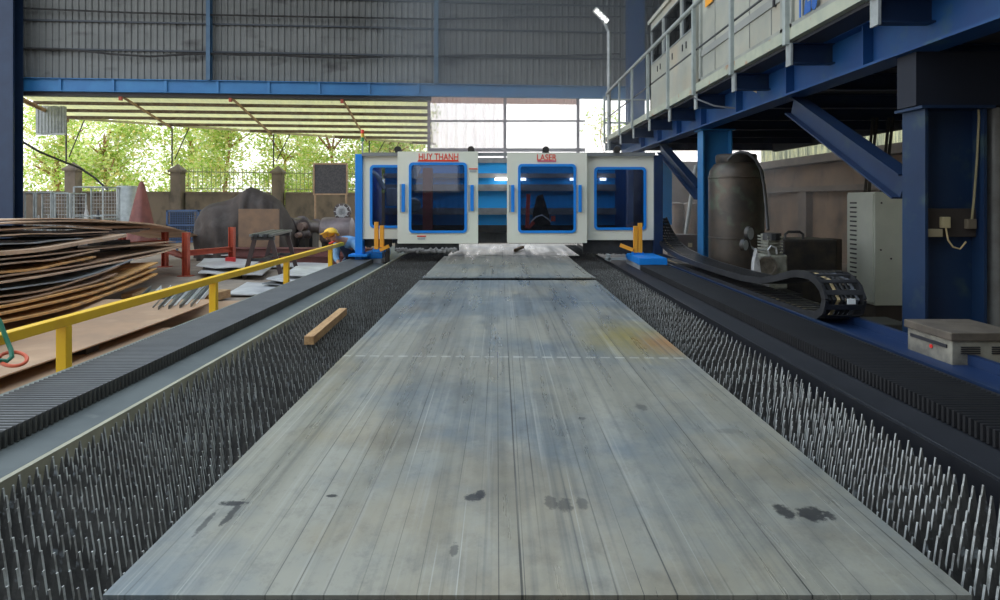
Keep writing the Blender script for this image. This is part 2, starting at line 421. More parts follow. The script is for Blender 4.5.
# right hand side wall: plinth wall, ledge, translucent strip, dark sheeting
m = MB(); m.box(9, 9.2, -12, 22.9, 0, 2.75)
struct(m.build('wall_right', mat('old_concrete', (.24,.165,.11), .85, 0, (.15,.11,.08), 1.4, col3=(.07,.055,.045), scale3=2.2, lo3=.55, hi3=.75, bump=.3)))
m = MB()
for y in (6.5, 10.8, 14.9, 19.0): m.box(8.8, 9, y, y+.5, 0, 1.95)
m.box(8.78, 9, -12, 22.9, 1.9, 2.05); m.box(8.6, 9, -12, 22.9, 2.68, 2.9)
struct(m.build('trim_4', mat('dusty_ledge', (.17,.135,.11), .8, 0, (.10,.085,.07), 2)))
strip = translucent_mat('strip_sheet', (.80,.80,.62), .8, (.45,.48,.42), 3.0, stretch=(1,6,.6))
m = MB().corr((9.06, -12, 2.9), (0,1,0), (0,0,1), 34.9, 1.5, (-1,0,0), .3, .04); struct(m.build('window_1', strip))
m = MB().corr((9.06, -12, 4.4), (0,1,0), (0,0,1), 34.9, 6.4, (-1,0,0), .3, .04); struct(m.build('wall_right', corr_grey))
# low wall across the back, right hand bay
m = MB(); m.box(4.8, 9, 22.95, 23.15, 0, 3.0); struct(m.build('wall_back', MATS['old_concrete']))
# wall and roof behind the camera, seen only in the door glass and by the light
m = MB(); m.corr((-16, -12, 0), (1,0,0), (0,0,1), 11.9, 10.8, (0,1,0), .3, .04)
m.corr((-4.1, -12, 0), (1,0,0), (0,0,1), 2.1, 2.1, (0,1,0), .3, .04); m.corr((-4.1, -12, 3.9), (1,0,0), (0,0,1), 2.1, 6.9, (0,1,0), .3, .04)
m.corr((-2.0, -12, 0), (1,0,0), (0,0,1), 11, 10.8, (0,1,0), .3, .04); struct(m.build('wall_front', corr_grey))
struct(MB().ring([(-4.15,2.0),(-1.95,2.0),(-1.95,4.0),(-4.15,4.0)], [(-4.05,2.1),(-2.05,2.1),(-2.05,3.9),(-4.05,3.9)], -12.05, -11.9).build('window_2', cream))
m = MB(); 
m.corr((-16, -12, 10.8), (1,0,0), (0,1,0), 25.2, 3.0, (0,0,-1), .3, .04)
struct(m.build('ceiling', corr_grey))
m = MB(); m.corr((3.2, -9, 10.8), (1,0,0), (0,1,0), 6.0, 26.5, (0,0,-1), .3, .04); struct(m.build('ceiling', corr_grey))  # unseen roof over the right side, added to keep sky light off it
m = MB(); m.corr((-16, 17.5, 10.8), (1,0,0), (0,1,0), 25.2, 5.2, (0,0,-1), .3, .04); struct(m.build('ceiling', corr_grey))
for i, y in enumerate((-3.0, 2.2, 7.4, 12.4, 17.4)):
    m = MB().ibeam((-16, y, 10.55), (9.1, y, 10.55), .4, .2, .02); struct(m.build('trim_5', blue_dk))

# the big bright opening: bars and clear sheeting beyond
def wp(px, py, off=0.0):
    r = (px-500)/F; x = r*22
    for _ in range(12): x = r*(WY(x)+off)
    return V((x, WY(x)+off, CZ-(py-200)*(WY(x)+off)/F))
bars = MB()
for px in (429, 505, 578): bars.bar(wp(px, 92), V((wp(px,92).x, wp(px,92).y, 1.0)), .10, .10)
for py in (96, 121): bars.bar(wp(429, py), wp(585, py), .05, .06)
bars.bar(wp(429, 150), wp(585, 150), .05, .12)
struct(bars.build('window_3', mat('bar_mauve', (.20,.17,.19), .6, 0, (.30,.25,.26), 5)))
m = MB().corr(wp(429, 103, .5), wd, (0,0,1), 5.1, .36, wn, .12, .03)
struct(m.build('trim_6', translucent_mat('header_sheet', (.80,.66,.60), .6)))
def curt(u, v):
    p = wp(431, 151, .9).lerp(wp(504, 151, .9), u); 
    return p + wn*(.05*math.sin(u*46)+.03*math.sin(u*97+1)) + V((0,0, v*1.75))
m = MB().grid(curt, 120, 6)
o = m.build('plastic_curtain', translucent_mat('clear_plastic', (.86,.80,.82), .88, (.70,.62,.66), 5, clear=.62, stretch=(4,4,.5)), smooth=True)
sd = o.modifiers.new('s', 'SOLIDIFY'); sd.thickness = .004
tag(o, 'pale clear plastic sheet hanging inside the bright barred opening', 'curtain')

# ================================================================ lean-to roof over the yard, yard wall, piers
XL, XR = -15.5, -2.35
canopy = thing('lean_to_canopy', 'cream ribbed lean-to roof on rusty purlins over the yard outside', 'canopy', (-9, 24, 4.8))
cream_sheet = translucent_mat('canopy_sheet', (.93,.90,.64), .75, (.88,.86,.64), 1.2, stretch=(3,1,1))
m = MB(); nx = int((XR-XL)/.06)
def cs(u, v):
    x = XL+(XR-XL)*u; d = (FY(x)-WY(x))*v; k = int(round(u*nx)) % 4
    return V((x - WS*d, WY(x)+.05+d, 5.12 - .13*d + (.03 if k in (1,2) else 0)))
m.slab(cs, nx, 5, .006); m.build('roof_sheet', cream_sheet, canopy)
purl = mat('purlin_rust', (.13,.08,.06), .7, 0, (.20,.16,.12), 6)
k = .25
while k < 9:
    x0 = XL
    while FY(x0)-WY(x0) < k and x0 < XR: x0 += .05
    if x0 < XR-.3:
        MB().bar((x0-WS*k, WY(x0)+k, 5.07-.13*k), (XR-WS*k, WY(XR)+k, 5.05-.13*k), .06, .11).build('purlin', purl, canopy)
    k += .95
MB().bar((XL-.3, FY(XL), 5.07-.13*(FY(XL)-WY(XL))), (XR-.5, FY(XR), 5.07-.13*(FY(XR)-WY(XR))), .06, .08).build('eaves_purlin', mat('eave_cream', (.55,.50,.34), .6), canopy)
piers_x = [-15.55, -12.35, -8.95, -5.4]
raf = mat('rafter_rust', (.45,.30,.17), .7, 0, (.30,.18,.11), 4)
for x in piers_x:
    d = FY(x)-WY(x)
    f = MB().bar((x+.2, WY(x)+.05, 4.99), (x-.25, FY(x), 4.97-.13*d), .045, .07).build('rafter', raf, canopy)
    MB().bar((x+.2, WY(x)+.0, 4.85), (x+.2, WY(x)+.0, 5.0), .09, .09).build('bracket', red_ox, f)
    s = MB(); s.cyl((x-.1, FY(x)-.25, 2.95), (x-.1, FY(x)-.25, 4.97-.13*d), .03, n=8)
    if x > -14 or 1: s.cyl((x, FY(x)-.25, 3.2), (x+.55, FY(x)-.25, 4.95-.13*d), .02, n=6)
    s.build('prop', mat('prop_dark', (.07,.06,.055), .6), canopy)
m = MB().bar((XL+.05, WY(XL), 4.95), (XL-.25, FY(XL), 4.55), .06, .10); m.build('rafter', raf, canopy)
# short corrugated box gutter outside by the column
m = MB().corr((-15.9, 22.6, 3.95), (.97,.2,0), (0,0,1), .95, .95, (0,-1,0), .1, .02)
m.box(-15.95,-14.98, 22.7, 22.78, 3.9, 3.96)
tag(m.build('corrugated_screen', galv), 'small grey corrugated screen outside the opening beside the navy column', 'screen')

yw = mat('yard_wall_render', (.22,.17,.13), .85, 0, (.14,.115,.09), 1.5, col3=(.09,.075,.06), scale3=3, lo3=.55, hi3=.8, bump=.3, stretch=(1,1,.6))
for xa, xb in ((-21,-15.8),(-15.3,-12.6),(-12.1,-9.2),(-8.7,-5.65),(-5.15,5)):
    m = MB(); pa, pb = V((xa, FY(xa), .95)), V((xb, FY(xb), .95)); m.bar(pa, pb, .2, 1.9); m.bar(pa+V((0,0,.99)), pb+V((0,0,.99)), .28, .08)
    struct(m.build('wall_yard', yw))
struct(MB().prism([(-30,FY(-30)+1.5,0),(16,FY(16)+1.5,0),(16,60,0),(-30,60,0)],(0,0,.02)).build('bounce_ground', mat('pale_bounce', (.70,.70,.55), .9, 0, (.5,.58,.35), 1)))  # unseen pale slab added to bounce light up into the trees
plab = ['beyond the tall wire cage', 'between the red draped cone and the covered machine', 'directly above the covered machine', 'behind the dark mesh board']
for x, lb in zip(piers_x, plab):
    y = FY(x); t = thing('fence_pier', 'rendered brown pier with a pointed cap '+lb, 'pier', (x, y, 0), 'piers along the yard wall')
    MB().box(x-.2, x+.2, y-.2, y+.2, 0, 2.75).build('shaft', yw, t, bevel=.01)
    c = MB(); c.box(x-.26, x+.26, y-.26, y+.26, 2.72, 2.80)
    c.add([(x-.25,y-.25,2.8),(x+.25,y-.25,2.8),(x+.25,y+.25,2.8),(x-.25,y+.25,2.8),(x,y,3.05)], [(0,1,4),(1,2,4),(2,3,4),(3,0,4),(0,3,2,1)])
    c.build('cap', yw, t)
def fence_bay(x0, x1, label):
    t = thing('picket_fence', label, 'fence', ((x0+x1)/2, FY((x0+x1)/2), 2.0), 'picket fence bays on the yard wall')
    r = MB()
    for z in (2.1, 2.75): r.bar((x0, FY(x0), z), (x1, FY(x1), z), .03, .04)
    r.build('rail', mat('fence_green', (.30,.36,.16), .6, 0, (.42,.44,.25), 6), t)
    q = MB(); x = x0+.1
    while x < x1-.05:
        q.bar((x, FY(x), 2.0), (x, FY(x), 2.85), .022, .022); q.cyl((x, FY(x), 2.85), (x, FY(x), 2.95), .02, .002, n=5); x += .15
    q.build('picket_panel', MATS['fence_green'], t)
fence_bay(-12.1, -9.2, 'green iron pickets on the yard wall above the red draped cone')
fence_bay(-8.7, -5.65, 'green iron pickets on the yard wall over the pumps and pipes')

# ================================================================ trees beyond the yard wall
leaf = translucent_mat('sunlit_leaves', (.5,.6,.2), .5, island=[(0,(.34,.50,.10)),(.3,(.55,.72,.18)),(.55,(.82,.86,.34)),(.75,(.93,.92,.55)),(.88,(.92,.72,.28)),(1,(.97,.97,.90))])  # leaf colours raised to stand in for sunlight
bark = mat('orange_bark', (.42,.20,.10), .8, 0, (.28,.15,.09), 5, bump=.3)
def tree(x, y, h, rad, n, label, trunk_r=.14, seed=1, z0=.8):
    rr = random.Random(seed); t = thing('tree', label, 'tree', (x, y, 0), 'trees beyond the yard wall')
    tr = MB(); pts = [(x+rr.uniform(-.1,.1)*i, y+rr.uniform(-.1,.1)*i, i*h*.2) for i in range(5)]
    for i in range(4): tr.cyl(pts[i], pts[i+1], trunk_r*(1-.15*i), trunk_r*(.85-.15*i), n=9, caps=False)
    for k in range(6):
        p = V(pts[rr.choice((2,3,3,4))]); a = rr.uniform(0, 6.28)
        tr.cyl(p, p+V((math.cos(a)*rad*.6, math.sin(a)*rad*.5, rr.uniform(.4,1.3))), trunk_r*.45, .02, n=6)
    tr.build('trunk', bark, t, smooth=True)
    cl = [(V((x+rr.uniform(-1,1)*rad*.8, y+rr.uniform(-1,1)*rad*.28, z0+rr.uniform(.05,1)*(h-z0))), rr.uniform(.6,1.15)) for _ in range(60)]
    c = MB()
    for i in range(n):
        q, s = cl[rr.randrange(len(cl))]
        d = V((rr.gauss(0,1), rr.gauss(0,1), rr.gauss(0,1))).normalized()*s*rr.random()**.4
        p = q+V((d.x*1.15, d.y, d.z*.85))
        if p.z < .3: p.z = .3+rr.random()
        L_ = rr.uniform(.12,.28); W = L_*rr.uniform(.3,.5)
        u = V((rr.gauss(0,1), rr.gauss(0,1), rr.gauss(0,.7))).normalized(); v_ = u.cross(V((rr.gauss(0,1), rr.gauss(0,1), rr.gauss(0,1)))).normalized()
        nrm = u.cross(v_)*L_*.12
        c.add([p-u*L_/2, p+v_*W/2+nrm, p+u*L_/2, p-v_*W/2+nrm], [(0,1,2),(0,2,3)])
    me = c
    me.build('crown', leaf, t)
tx = [(-24.5,31,'at the edge of the opening behind the navy column'),(-21.6,32.5,'behind the tall wire cage'),(-18.6,31.5,'between the first two piers'),
      (-16.0,34,'behind the red draped cone'),(-13.4,32,'above the blue mesh crate'),(-10.8,33.5,'above the covered machine'),(-8.2,32,'above the dark pumps'),
      (-5.7,33.5,'behind the dark mesh board'),(-5.0,31.2,'behind the warning light mast')]
for i, (x, y, lb) in enumerate(tx):
    tree(x, y, 6.6+.5*math.sin(i*2.1), 1.9, 8500, 'yellow-green leafy tree '+lb, seed=i+11, trunk_r=.22 if i in (1,3) else .13)
tree(4.85, 30, 5.6, .45, 260, 'thin sprig of a tree in the white opening by the railing end', seed=77, trunk_r=.04, z0=4.2)

# ================================================================ the cutting bed
BX0, BX1 = -1.63, 1.60; ZT = .75; ZS = .735
bed = thing('cutting_bed', 'long spiked steel cutting bed running down the middle of the hall', 'cutting table', (0, 1.0, 0))
frame_m = mat('bed_side_grey', (.135,.15,.145), .5, .1, (.10,.115,.115), 2.5, col3=(.17,.18,.17), scale3=8, lo3=.6, hi3=.75)
lip_m = mat('bed_lip_cream', (.42,.39,.28), .6, 0, (.32,.30,.22), 4)
YB0, YB1 = .9, 14.2
for s, nm in ((-1, 'l'), (1, 'r')):
    def pr(x0, x1, z0, z1): 
        a_, b2 = sorted((s*x0, s*x1)); return MB().box(a_, b2, YB0, YB1, z0, z1)
    MB().prism([(s*1.96,YB0,0),(s*2.36,YB0,0),(s*2.36,YB0,.675),(s*1.96,YB0,.675)] if 0 else [(s*1.80,YB0,0),(s*2.36,YB0,0),(s*2.36,YB0,.675),(s*1.97,YB0,.675),(s*1.80,YB0,.655)], (0,YB1-YB0,0)).build('side_frame', frame_m if s < 0 else mat('bed_side_shaded', (.009,.010,.014), .5, .1, (.014,.015,.02), 3), bed, bevel=.006)  # right frame takes a darkened copy of the grey, shade put into its colour
    pr(1.72, 1.80, .40, .55).build('inner_ledge', lip_m if s < 0 else MATS['bed_side_shaded'], bed)
    pr(1.66, 1.682, .30, .722).build('inner_lip', lip_m if s < 0 else MATS['bed_side_shaded'], bed)  # right ledge and lip are darkened for shade as well
MB().box(-1.66, 1.66, YB0, YB1, .0, .30).build('tray', grime, bed)
slat_m = mat('slat_steel', (.085,.082,.078), .40, .3, (.15,.145,.135), 7, lo=.42, hi=.62, col3=(.36,.39,.41), scale3=30, lo3=.60, hi3=.72, bump=.3, bscale=60)
edge_m = mat('cut_edge_highlight', (.64,.65,.62), .34, .2, (.30,.29,.27), 16, lo=.45, hi=.6)  # shiny cut edge, brightened further to paint highlight lines on the teeth
def slat_mesh(seed, half):
    rr = random.Random(seed); s = MB(); p = .0335; n = int((BX1-BX0)/p); th = .008
    prof = []; x = BX0 + (p/2 if half else 0)
    while x < BX1-p:
        hgt = ZS - rr.random()**4*.012; zb = .625+rr.uniform(-.006,.006)
        tip = x+p/2+rr.uniform(-.0012,.0012)
        prof += [(x+.0004, zb), (tip-.0085, hgt-.050), (tip-.0013, hgt), (tip+.0013, hgt), (tip+.0085, hgt-.050)]
        x += p
    prof.append((x, .625))
    vs = []; m_ = len(prof)
    for y in (-th/2, th/2):
        vs += [(a, y, z) for a, z in prof]; vs += [(a, y, .33) for a, z in prof]
    fs = []
    for i in range(m_-1):
        fs += [(i, i+1, m_+i+1, m_+i), (2*m_+i, 3*m_+i, 3*m_+i+1, 2*m_+i+1), (i, 2*m_+i, 2*m_+i+1, i+1), (m_+i, m_+i+1, 3*m_+i+1, 3*m_+i)]
    me = bpy.data.meshes.new('slat'); me.from_pydata(vs, [], fs)
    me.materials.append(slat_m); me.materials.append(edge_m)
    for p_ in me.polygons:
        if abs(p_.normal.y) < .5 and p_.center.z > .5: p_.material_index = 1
    return me
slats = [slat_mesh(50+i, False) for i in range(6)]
rr = random.Random(5); ys = []; y = 1.02
while y < 13.9: ys.append(y); y += .08
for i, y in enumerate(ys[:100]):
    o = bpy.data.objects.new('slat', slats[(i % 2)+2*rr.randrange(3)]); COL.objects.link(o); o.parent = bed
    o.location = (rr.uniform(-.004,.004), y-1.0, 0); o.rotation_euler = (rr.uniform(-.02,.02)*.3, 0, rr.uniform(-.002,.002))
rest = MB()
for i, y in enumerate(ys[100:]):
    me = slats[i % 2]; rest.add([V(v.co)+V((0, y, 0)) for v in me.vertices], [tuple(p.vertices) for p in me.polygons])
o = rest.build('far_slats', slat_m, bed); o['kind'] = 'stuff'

# steel sheets lying on the spikes
pm = plate_mat()
def plate(x0, x1, y0, y1, label, bow=0.0, z=.739):
    def f(u, v):
        yy = y0+(y1-y0)*v
        return V((x0+(x1-x0)*u, yy, z+.011+bow*max(0, 1-abs(yy-y0)/.8)**2*(1 if bow > 0 else 0)))
    o = MB().slab(f, 8, 40, .011).build('steel_sheet', pm)
    return tag(o, label, 'steel sheet')
plate(-.915, 1.087, 1.52, 7.5, 'large grey steel sheet nearest on the spiked bed, scored with long lines and footprints')
plate(-.905, 1.10, 7.56, 10.72, 'second grey steel sheet on the bed, its raised near edge behind a dark gap', bow=.022)
plate(-.86, 1.30, 10.80, 13.6, 'farthest steel sheet on the bed, passing under the blue gantry')
# timber offcut on the spikes
p, q = P(309, 344, 4.2), P(343, 314, 5.3); p.z = q.z = .765
o = MB().bar(p, q, .062, .055).build('timber_offcut', wood, bevel=.003); tag(o, 'short sawn timber batten lying across the spikes beside the large sheet', 'timber')

# concertina covers on both sides
def bellows(x_in, x_out, y0, y1, label, mm):
    t = thing('bellows_cover', label, 'machine cover', ((x_in+x_out)/2, y0, .68)); s = 1 if x_out > x_in else -1
    pitch = .034; n = int((y1-y0)/pitch)*2; prof_hi = [(x_out, .70), (x_out, .75), (x_in, .75), (x_in, .68)]
    vs = []; fs = []
    st = [(k_*pitch+o_, d_) for k_ in range(n//2) for o_, d_ in ((0,.003),(.008,0),(.016,.004),(.024,.030))]
    n = len(st)-1
    for yy_, d in st:
        y = y0+yy_
        vs += [(x_out-s*d, y, .70), (x_out-s*d, y, ZT-d*.8), (x_in+s*d, y, ZT-d*.8), (x_in+s*d, y, .678)]
    for i in range(n):
        for k_ in range(3): fs.append((4*i+k_, 4*i+k_+1, 4*i+5+k_, 4*i+4+k_))
    fs += [(3,2,1,0), (4*n, 4*n+1, 4*n+2, 4*n+3)]
    m_ = MB(); m_.add(vs, fs); o = m_.build('pleats', mm, t)
    # pinch clips that stand proud of the inner face every second fold
    e = MB().box(min(x_out, x_out+s*.05), max(x_out, x_out+s*.05), y0, y1, .676, .735)
    e.build('edge_channel', mat('channel_grey', (.22,.25,.22), .5, .2, (.15,.16,.15), 3) if s < 0 else MATS['bed_side_shaded'], t)
    return t
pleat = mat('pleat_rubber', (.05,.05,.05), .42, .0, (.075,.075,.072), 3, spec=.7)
pleat_shaded = mat('pleat_rubber_shaded', (.010,.010,.012), .5, 0, (.016,.016,.018), 3)  # darkened copy of the pleat rubber, painting the shade on the right
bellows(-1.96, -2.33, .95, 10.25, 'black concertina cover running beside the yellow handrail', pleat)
bellows(1.96, 2.33, .95, 9.25, 'black concertina cover running beside the blue cable tray', pleat_shaded)
# small grey lug on the left side frame
l = MB(); l.box(-1.93,-1.88, 6.3, 6.9, .60,.66)
o = l.build('frame_lug', frame_m, bed)
# blue cable tray outside the right cover
t = thing('cable_tray', 'long blue steel cable tray between the black concertina cover and the grey cabinets', 'cable tray', (2.6, .95, 0))
MB().box(2.44, 2.74, .95, 14, .66, .70).build('tray_base', mat('tray_navy', (.006,.025,.085), .5), t)
MB().box(2.42, 2.46, .95, 14, .60, .735).build('tray_lip', blue_dk, t); MB().box(2.72, 2.76, .95, 14, .60, .76).build('tray_lip', MATS['tray_navy'], t)
for y in (1.5, 4, 6.5, 9, 11.5): MB().box(2.5, 2.68, y, y+.15, 0, .66).build('stand', blue_dk, t)

# yellow handrail
t = thing('handrail', 'yellow steel handrail beside the long black concertina cover', 'handrail', (-2.53, 3.8, 0))
MB().box(-2.56, -2.50, .9, 11.1, .93, .985).build('top_rail', yellow, t, bevel=.004)
for y in (1.83, 3.83, 5.83, 7.82, 9.85): MB().box(-2.56, -2.50, y-.028, y+.028, 0, .93).build('post', yellow, t, bevel=.003)

# scattering volume added for the glow around the bright opening
hz = bpy.data.materials.new('glow_haze'); hz.use_nodes = True; _n = hz.node_tree.nodes; _n.remove(_n['Principled BSDF'])
_v = _n.new('ShaderNodeVolumeScatter'); _v.inputs['Color'].default_value = (.80,.90,1,1); _v.inputs['Density'].default_value = .034; _v.inputs['Anisotropy'].default_value = .65
hz.node_tree.links.new(_v.outputs[0], _n['Material Output'].inputs['Volume'])
o = MB().prism([(-2.2,10.5,.02),(8.5,10.5,.02),(8.5,WY(8.5)-.3,.02),(-2.2,WY(-2.2)-.3,.02)], (0,0,10)).build('haze', hz); o['kind'] = 'stuff'
tag(o, 'thin bluish haze added as the glow in front of the bright opening at the back of the hall', 'haze')
# ================================================================ gantry enclosure
def EX(px, Y=10.0): return (px-500)*Y/F
def EZ(py, Y=10.0): return CZ-(py-200)*Y/F
glass = glass_mat('tinted_glass', (.46,.50,.60), 1.5); dark_glass = glass_mat('cabin_glass', (.10,.11,.13), 1.4)
enc = thing('laser_enclosure', 'cream and blue sliding-door enclosure of the laser cutting gantry spanning the bed', 'machine enclosure', (0, 10.6, .8))
def rr_b(p0, p1, q0, q1, Y, r): return rrect(EX(p0,Y), EX(p1,Y), EZ(q1,Y), EZ(q0,Y), r)
def door(nm, px0, px1, py0, py1, wx0, wx1, wy0, wy1, Y, handles=(), lab=None):
    o = MB().ring(rr_b(px0,px1,py0,py1,Y,.012), rr_b(wx0+1,wx1-1,wy0+1,wy1-1,Y,.05), Y, Y+.06).build(nm, cream, enc)
    MB().ring(rr_b(wx0,wx1,wy0,wy1,Y,.06), rr_b(wx0+2.5,wx1-2.5,wy0+2.5,wy1-2.5,Y,.035), Y-.02, Y).build('window_frame', blue if px1 < 500 or 1 else blue, o)
    MB().box(EX(wx0+1.5,Y), EX(wx1-1.5,Y), Y+.02, Y+.03, EZ(wy1-1.5,Y), EZ(wy0+1.5,Y)).build('pane', glass, o)
    for hx0, hy0, hy1 in handles:
        h = MB(); h.box(EX(hx0,Y), EX(hx0+3.4,Y), Y-.05, Y-.03, EZ(hy1,Y), EZ(hy0,Y))
        h.box(EX(hx0+.8,Y), EX(hx0+2.6,Y), Y-.03, Y, EZ(hy0+5,Y), EZ(hy0+1,Y)); h.box(EX(hx0+.8,Y), EX(hx0+2.6,Y), Y-.03, Y, EZ(hy1-1,Y), EZ(hy1-5,Y))
        h.build('handle', blue, o, bevel=.004)
        MB().box(EX(hx0-2.2,Y), EX(hx0-.6,Y), Y-.012, Y, EZ(hy1,Y), EZ(hy0,Y)).build('handle_plate', galv, o)
    return o
door('fixed_panel', 362.5, 411, 154, 239, 370, 407, 165, 228, 10.14)
door('fixed_panel', 583, 654, 156, 240, 594, 646, 167, 230, 10.14)
dl = door('sliding_door', 397.5, 478, 151.5, 243.5, 409, 467, 162.5, 233, 10.0, ((402,184,212),(470.5,185,211)))
dr = door('sliding_door', 507, 587, 153, 243, 518, 576, 164, 233, 10.0, ((511,185,212),(578,185,212)))
lettering('HUY THANH', letter_red, dl, (EX(438.5), 9.998, EZ(160.3)), .150, sx=.70)
b0 = MB(); b0.prism([(EX(417.5),9.99,EZ(161.6)),(EX(459),9.99,EZ(161.6)),(EX(458),9.99,EZ(159.9)),(EX(418.5),9.99,EZ(159.9))], (0,.01,0)); b0.build('red_underline', letter_red, dl)
lettering('LASER', letter_red, dr, (EX(546.5), 9.998, EZ(160.3)), .13, sx=.85)
MB().box(EX(537.5), EX(556), 9.99, 10, EZ(162), EZ(160.3)).build('red_underline', mat('faded_red', (.60,.16,.22), .5), dr)
for (p0, p1, q0, d) in ((469,477.5,168.3,dl),(417,426,235.6,dl)):
    MB().box(EX(p0), EX(p1), 9.993, 10, EZ(q0+1.1), EZ(q0)).build('red_label_strip', letter_red, d)
    MB().box(EX(p0+.6), EX(p1-1), 9.995, 10, EZ(q0+4), EZ(q0+1.8)).build('grey_label_strip', mat('label_grey', (.38,.42,.42), .5), d)
# side walls, top frame
def side(x0, x1, y0, y1, z0, z1, mm): return MB().box(x0, x1, y0, y1, z0, z1).build('side_post', mm, enc, bevel=.006)
side(EX(355,10.1), EX(362.4,10.1), 10.1, 10.32, EZ(262,10.1), EZ(154,10.1), blue)
MB().box(EX(355,10.1), EX(355,10.1)+.05, 10.32, 12.1, .95, EZ(154,10.1)).build('side_wall', blue, enc)
side(EX(654.2,10.1), EX(663,10.1), 10.1, 10.32, .83, EZ(155,10.1), blue_dk)  # right post and wall get a darker blue that paints their shaded side
MB().box(EX(663,10.1)-.05, EX(663,10.1), 10.32, 12.1, .95, EZ(155,10.1)).build('side_wall', blue_dk, enc)
tr_ = MB(); tr_.box(EX(362,10.1), EX(655,10.1), 10.075, 10.13, EZ(156,10.1), EZ(152.6,10.1)); tr_.build('top_track', mat('track_grey', (.30,.31,.31), .4, .5), enc)
MB().box(-2.1, 2.3, 12.05, 12.1, .95, 2.33).build('back_panel', mat('back_panel_navy', (.03,.12,.34), .5, 0, (.04,.14,.36), 2), enc)
for i, px in enumerate((397.5, 471, 546, 617.5)):
    r_ = MB(); r_.rev((EX(px), 10.04, EZ(149.3)), [(.01,-.03),(.05,-.03),(.05,-.008),(.035,-.006),(.035,.006),(.05,.008),(.05,.03),(.01,.03)], 14, axis='Y')
    r_.box(EX(px)-.05, EX(px)+.05, 10.08, 10.1, EZ(153), EZ(149)); r_.build('track_roller', grime, enc)
# brush skirts
def skirt(px0, px1, py0, py1, Y, fluff):
    s = MB(); s.box(EX(px0,Y), EX(px1,Y), Y, Y+.03, EZ(py1,Y), EZ(py0,Y))
    n = int((px1-px0)*1.3)
    for i in range(n):
        x = EX(px0+(px1-px0)*(i+.5)/n, Y); s.box(x-.007, x+.007, Y-.01, Y+.04, EZ(py1,Y)-R.uniform(0,.025), EZ(py1,Y)+.01)
    o = s.build('brush_skirt', black, enc)
    if fluff:
        f = MB()
        for i in range(46):
            x = EX(px0+2+(px1-px0-4)*i/46, Y); c = V((x, Y-.02, EZ(py1,Y)-.01+R.uniform(-.01,.03)))
            f.rev(c, [(.004,-.03),(.025*R.uniform(.7,1.2),-.01),(.03,.012),(.006,.035)], 6)
        f.build('dust_tufts', mat('dust_grey', (.26,.25,.24), .9), o)
skirt(395, 459, 243, 250.5, 10.05, True); skirt(360, 392, 239, 246, 10.25, False); skirt(583, 655, 240, 253, 10.2, False)
# gantry beam seen in the gap and through the glass
g = thing('gantry_beam', 'blue gantry beam with grey guide rails seen between the two cream sliding doors', 'gantry beam', (0, 11.2, 1.0))
Yg = 11.2; gz = lambda py: EZ(py, Yg)
MB().box(-1.95, 1.95, Yg, Yg+.45, gz(225), gz(163)).build('beam_body', mat('gantry_blue', (.02,.42,.97), .45, 0, (.03,.45,.97), 2), g)
rail_g = mat('guide_rail_grey', (.36,.36,.35), .4, .2, (.24,.24,.24), 4)
for q0, q1, d in ((158,163,.06),(173.5,178,.08),(184.5,191,.10),(208,214.5,.12)):
    MB().box(-1.95, 1.95, Yg-d, Yg+(.0 if q0 > 160 else .4), gz(q1), gz(q0)).build('guide_rail', rail_g, g)
MB().box(-1.95, 1.95, Yg-.1, Yg+.3, gz(232), gz(225)).build('lower_rail', grime, g)
cm = MB(); cm.box(-1.95, 1.95, Yg+.02, Yg+.1, gz(243), gz(226)); x = -1.93
while x < 1.93: cm.box(x, x+.018, Yg-.06, Yg+.02, gz(230), gz(226)); cm.box(x, x+.018, Yg-.03, Yg+.02, gz(243.5), gz(240)); x += .04
cm.build('comb_cover', mat('comb_grey', (.15,.15,.15), .6, 0, (.08,.08,.08), 5), g)
lampm = bpy.data.materials.new('lamp_white'); lampm.use_nodes = True
e = lampm.node_tree.nodes['Principled BSDF']; e.inputs['Emission Color'].default_value = (1,.98,.95,1); e.inputs['Emission Strength'].default_value = 4
for p0, p1 in ((495,508),(519,526),(570,577),(600,606)):
    MB().box(EX(p0,11.05), EX(p1,11.05), 11.03, 11.07, EZ(180.5,11.05), EZ(178,11.05)).build('work_lamp', lampm, g)
# parts of the cutting head carriage seen through the glass
h = thing('cutting_carriage', 'cutting head carriage with a post added for a red-brown reflection behind the glass of the door with the maker name', 'machine carriage', (-.8, 10.75, .95))
MB().box(EX(423,10.8), EX(432,10.8), 10.75, 10.95, EZ(233,10.8), EZ(168,10.8)).build('reflection_post', mat('reflection_red', (.55,.12,.10), .5, 0, (.40,.09,.08), 4), h)  # post added to stand in for a red-brown reflection in the door glass
a_ = MB(); a_.tube([P(371+i*3.2, 172+i*i*1.05, 10.6) for i in range(5)], .035, 8); a_.build('white_hose', white, h)
MB().box(EX(386,10.6), EX(398,10.6), 10.6, 10.75, EZ(206,10.6), EZ(188,10.6)).build('control_box', white, h, bevel=.01)
a_ = MB(); a_.rev(P(413.5, 205, 10.7), [(.10,-.04),(.12,-.02),(.12,.02),(.10,.04)], 18, axis='Y'); a_.build('feed_wheel', galv, h)
MB().bar(P(413, 178, 10.65), P(418, 166, 10.65), .07, .12).build('motor_cover', white, h)
h = thing('steel_mast', 'red and black lifting mast behind the glass of the other sliding door', 'machine mast', (.65, 10.7, .95))
MB().bar(P(527, 228, 10.6), P(528.5, 194, 10.6), .05, .06).build('red_upright', mat('mast_red', (.65,.10,.07), .5), h)
MB().bar(P(528, 228, 10.6), P(534, 222, 10.6), .04, .05).build('red_foot', MATS['mast_red'], h)
a_ = MB(); a_.prism([P(533,226,10.7),P(533,212,10.7),P(537,196,10.7),P(543,194,10.7),P(549,214,10.7),P(551,226,10.7)], (0,.1,0)); a_.build('dark_housing', grime, h, bevel=.01)
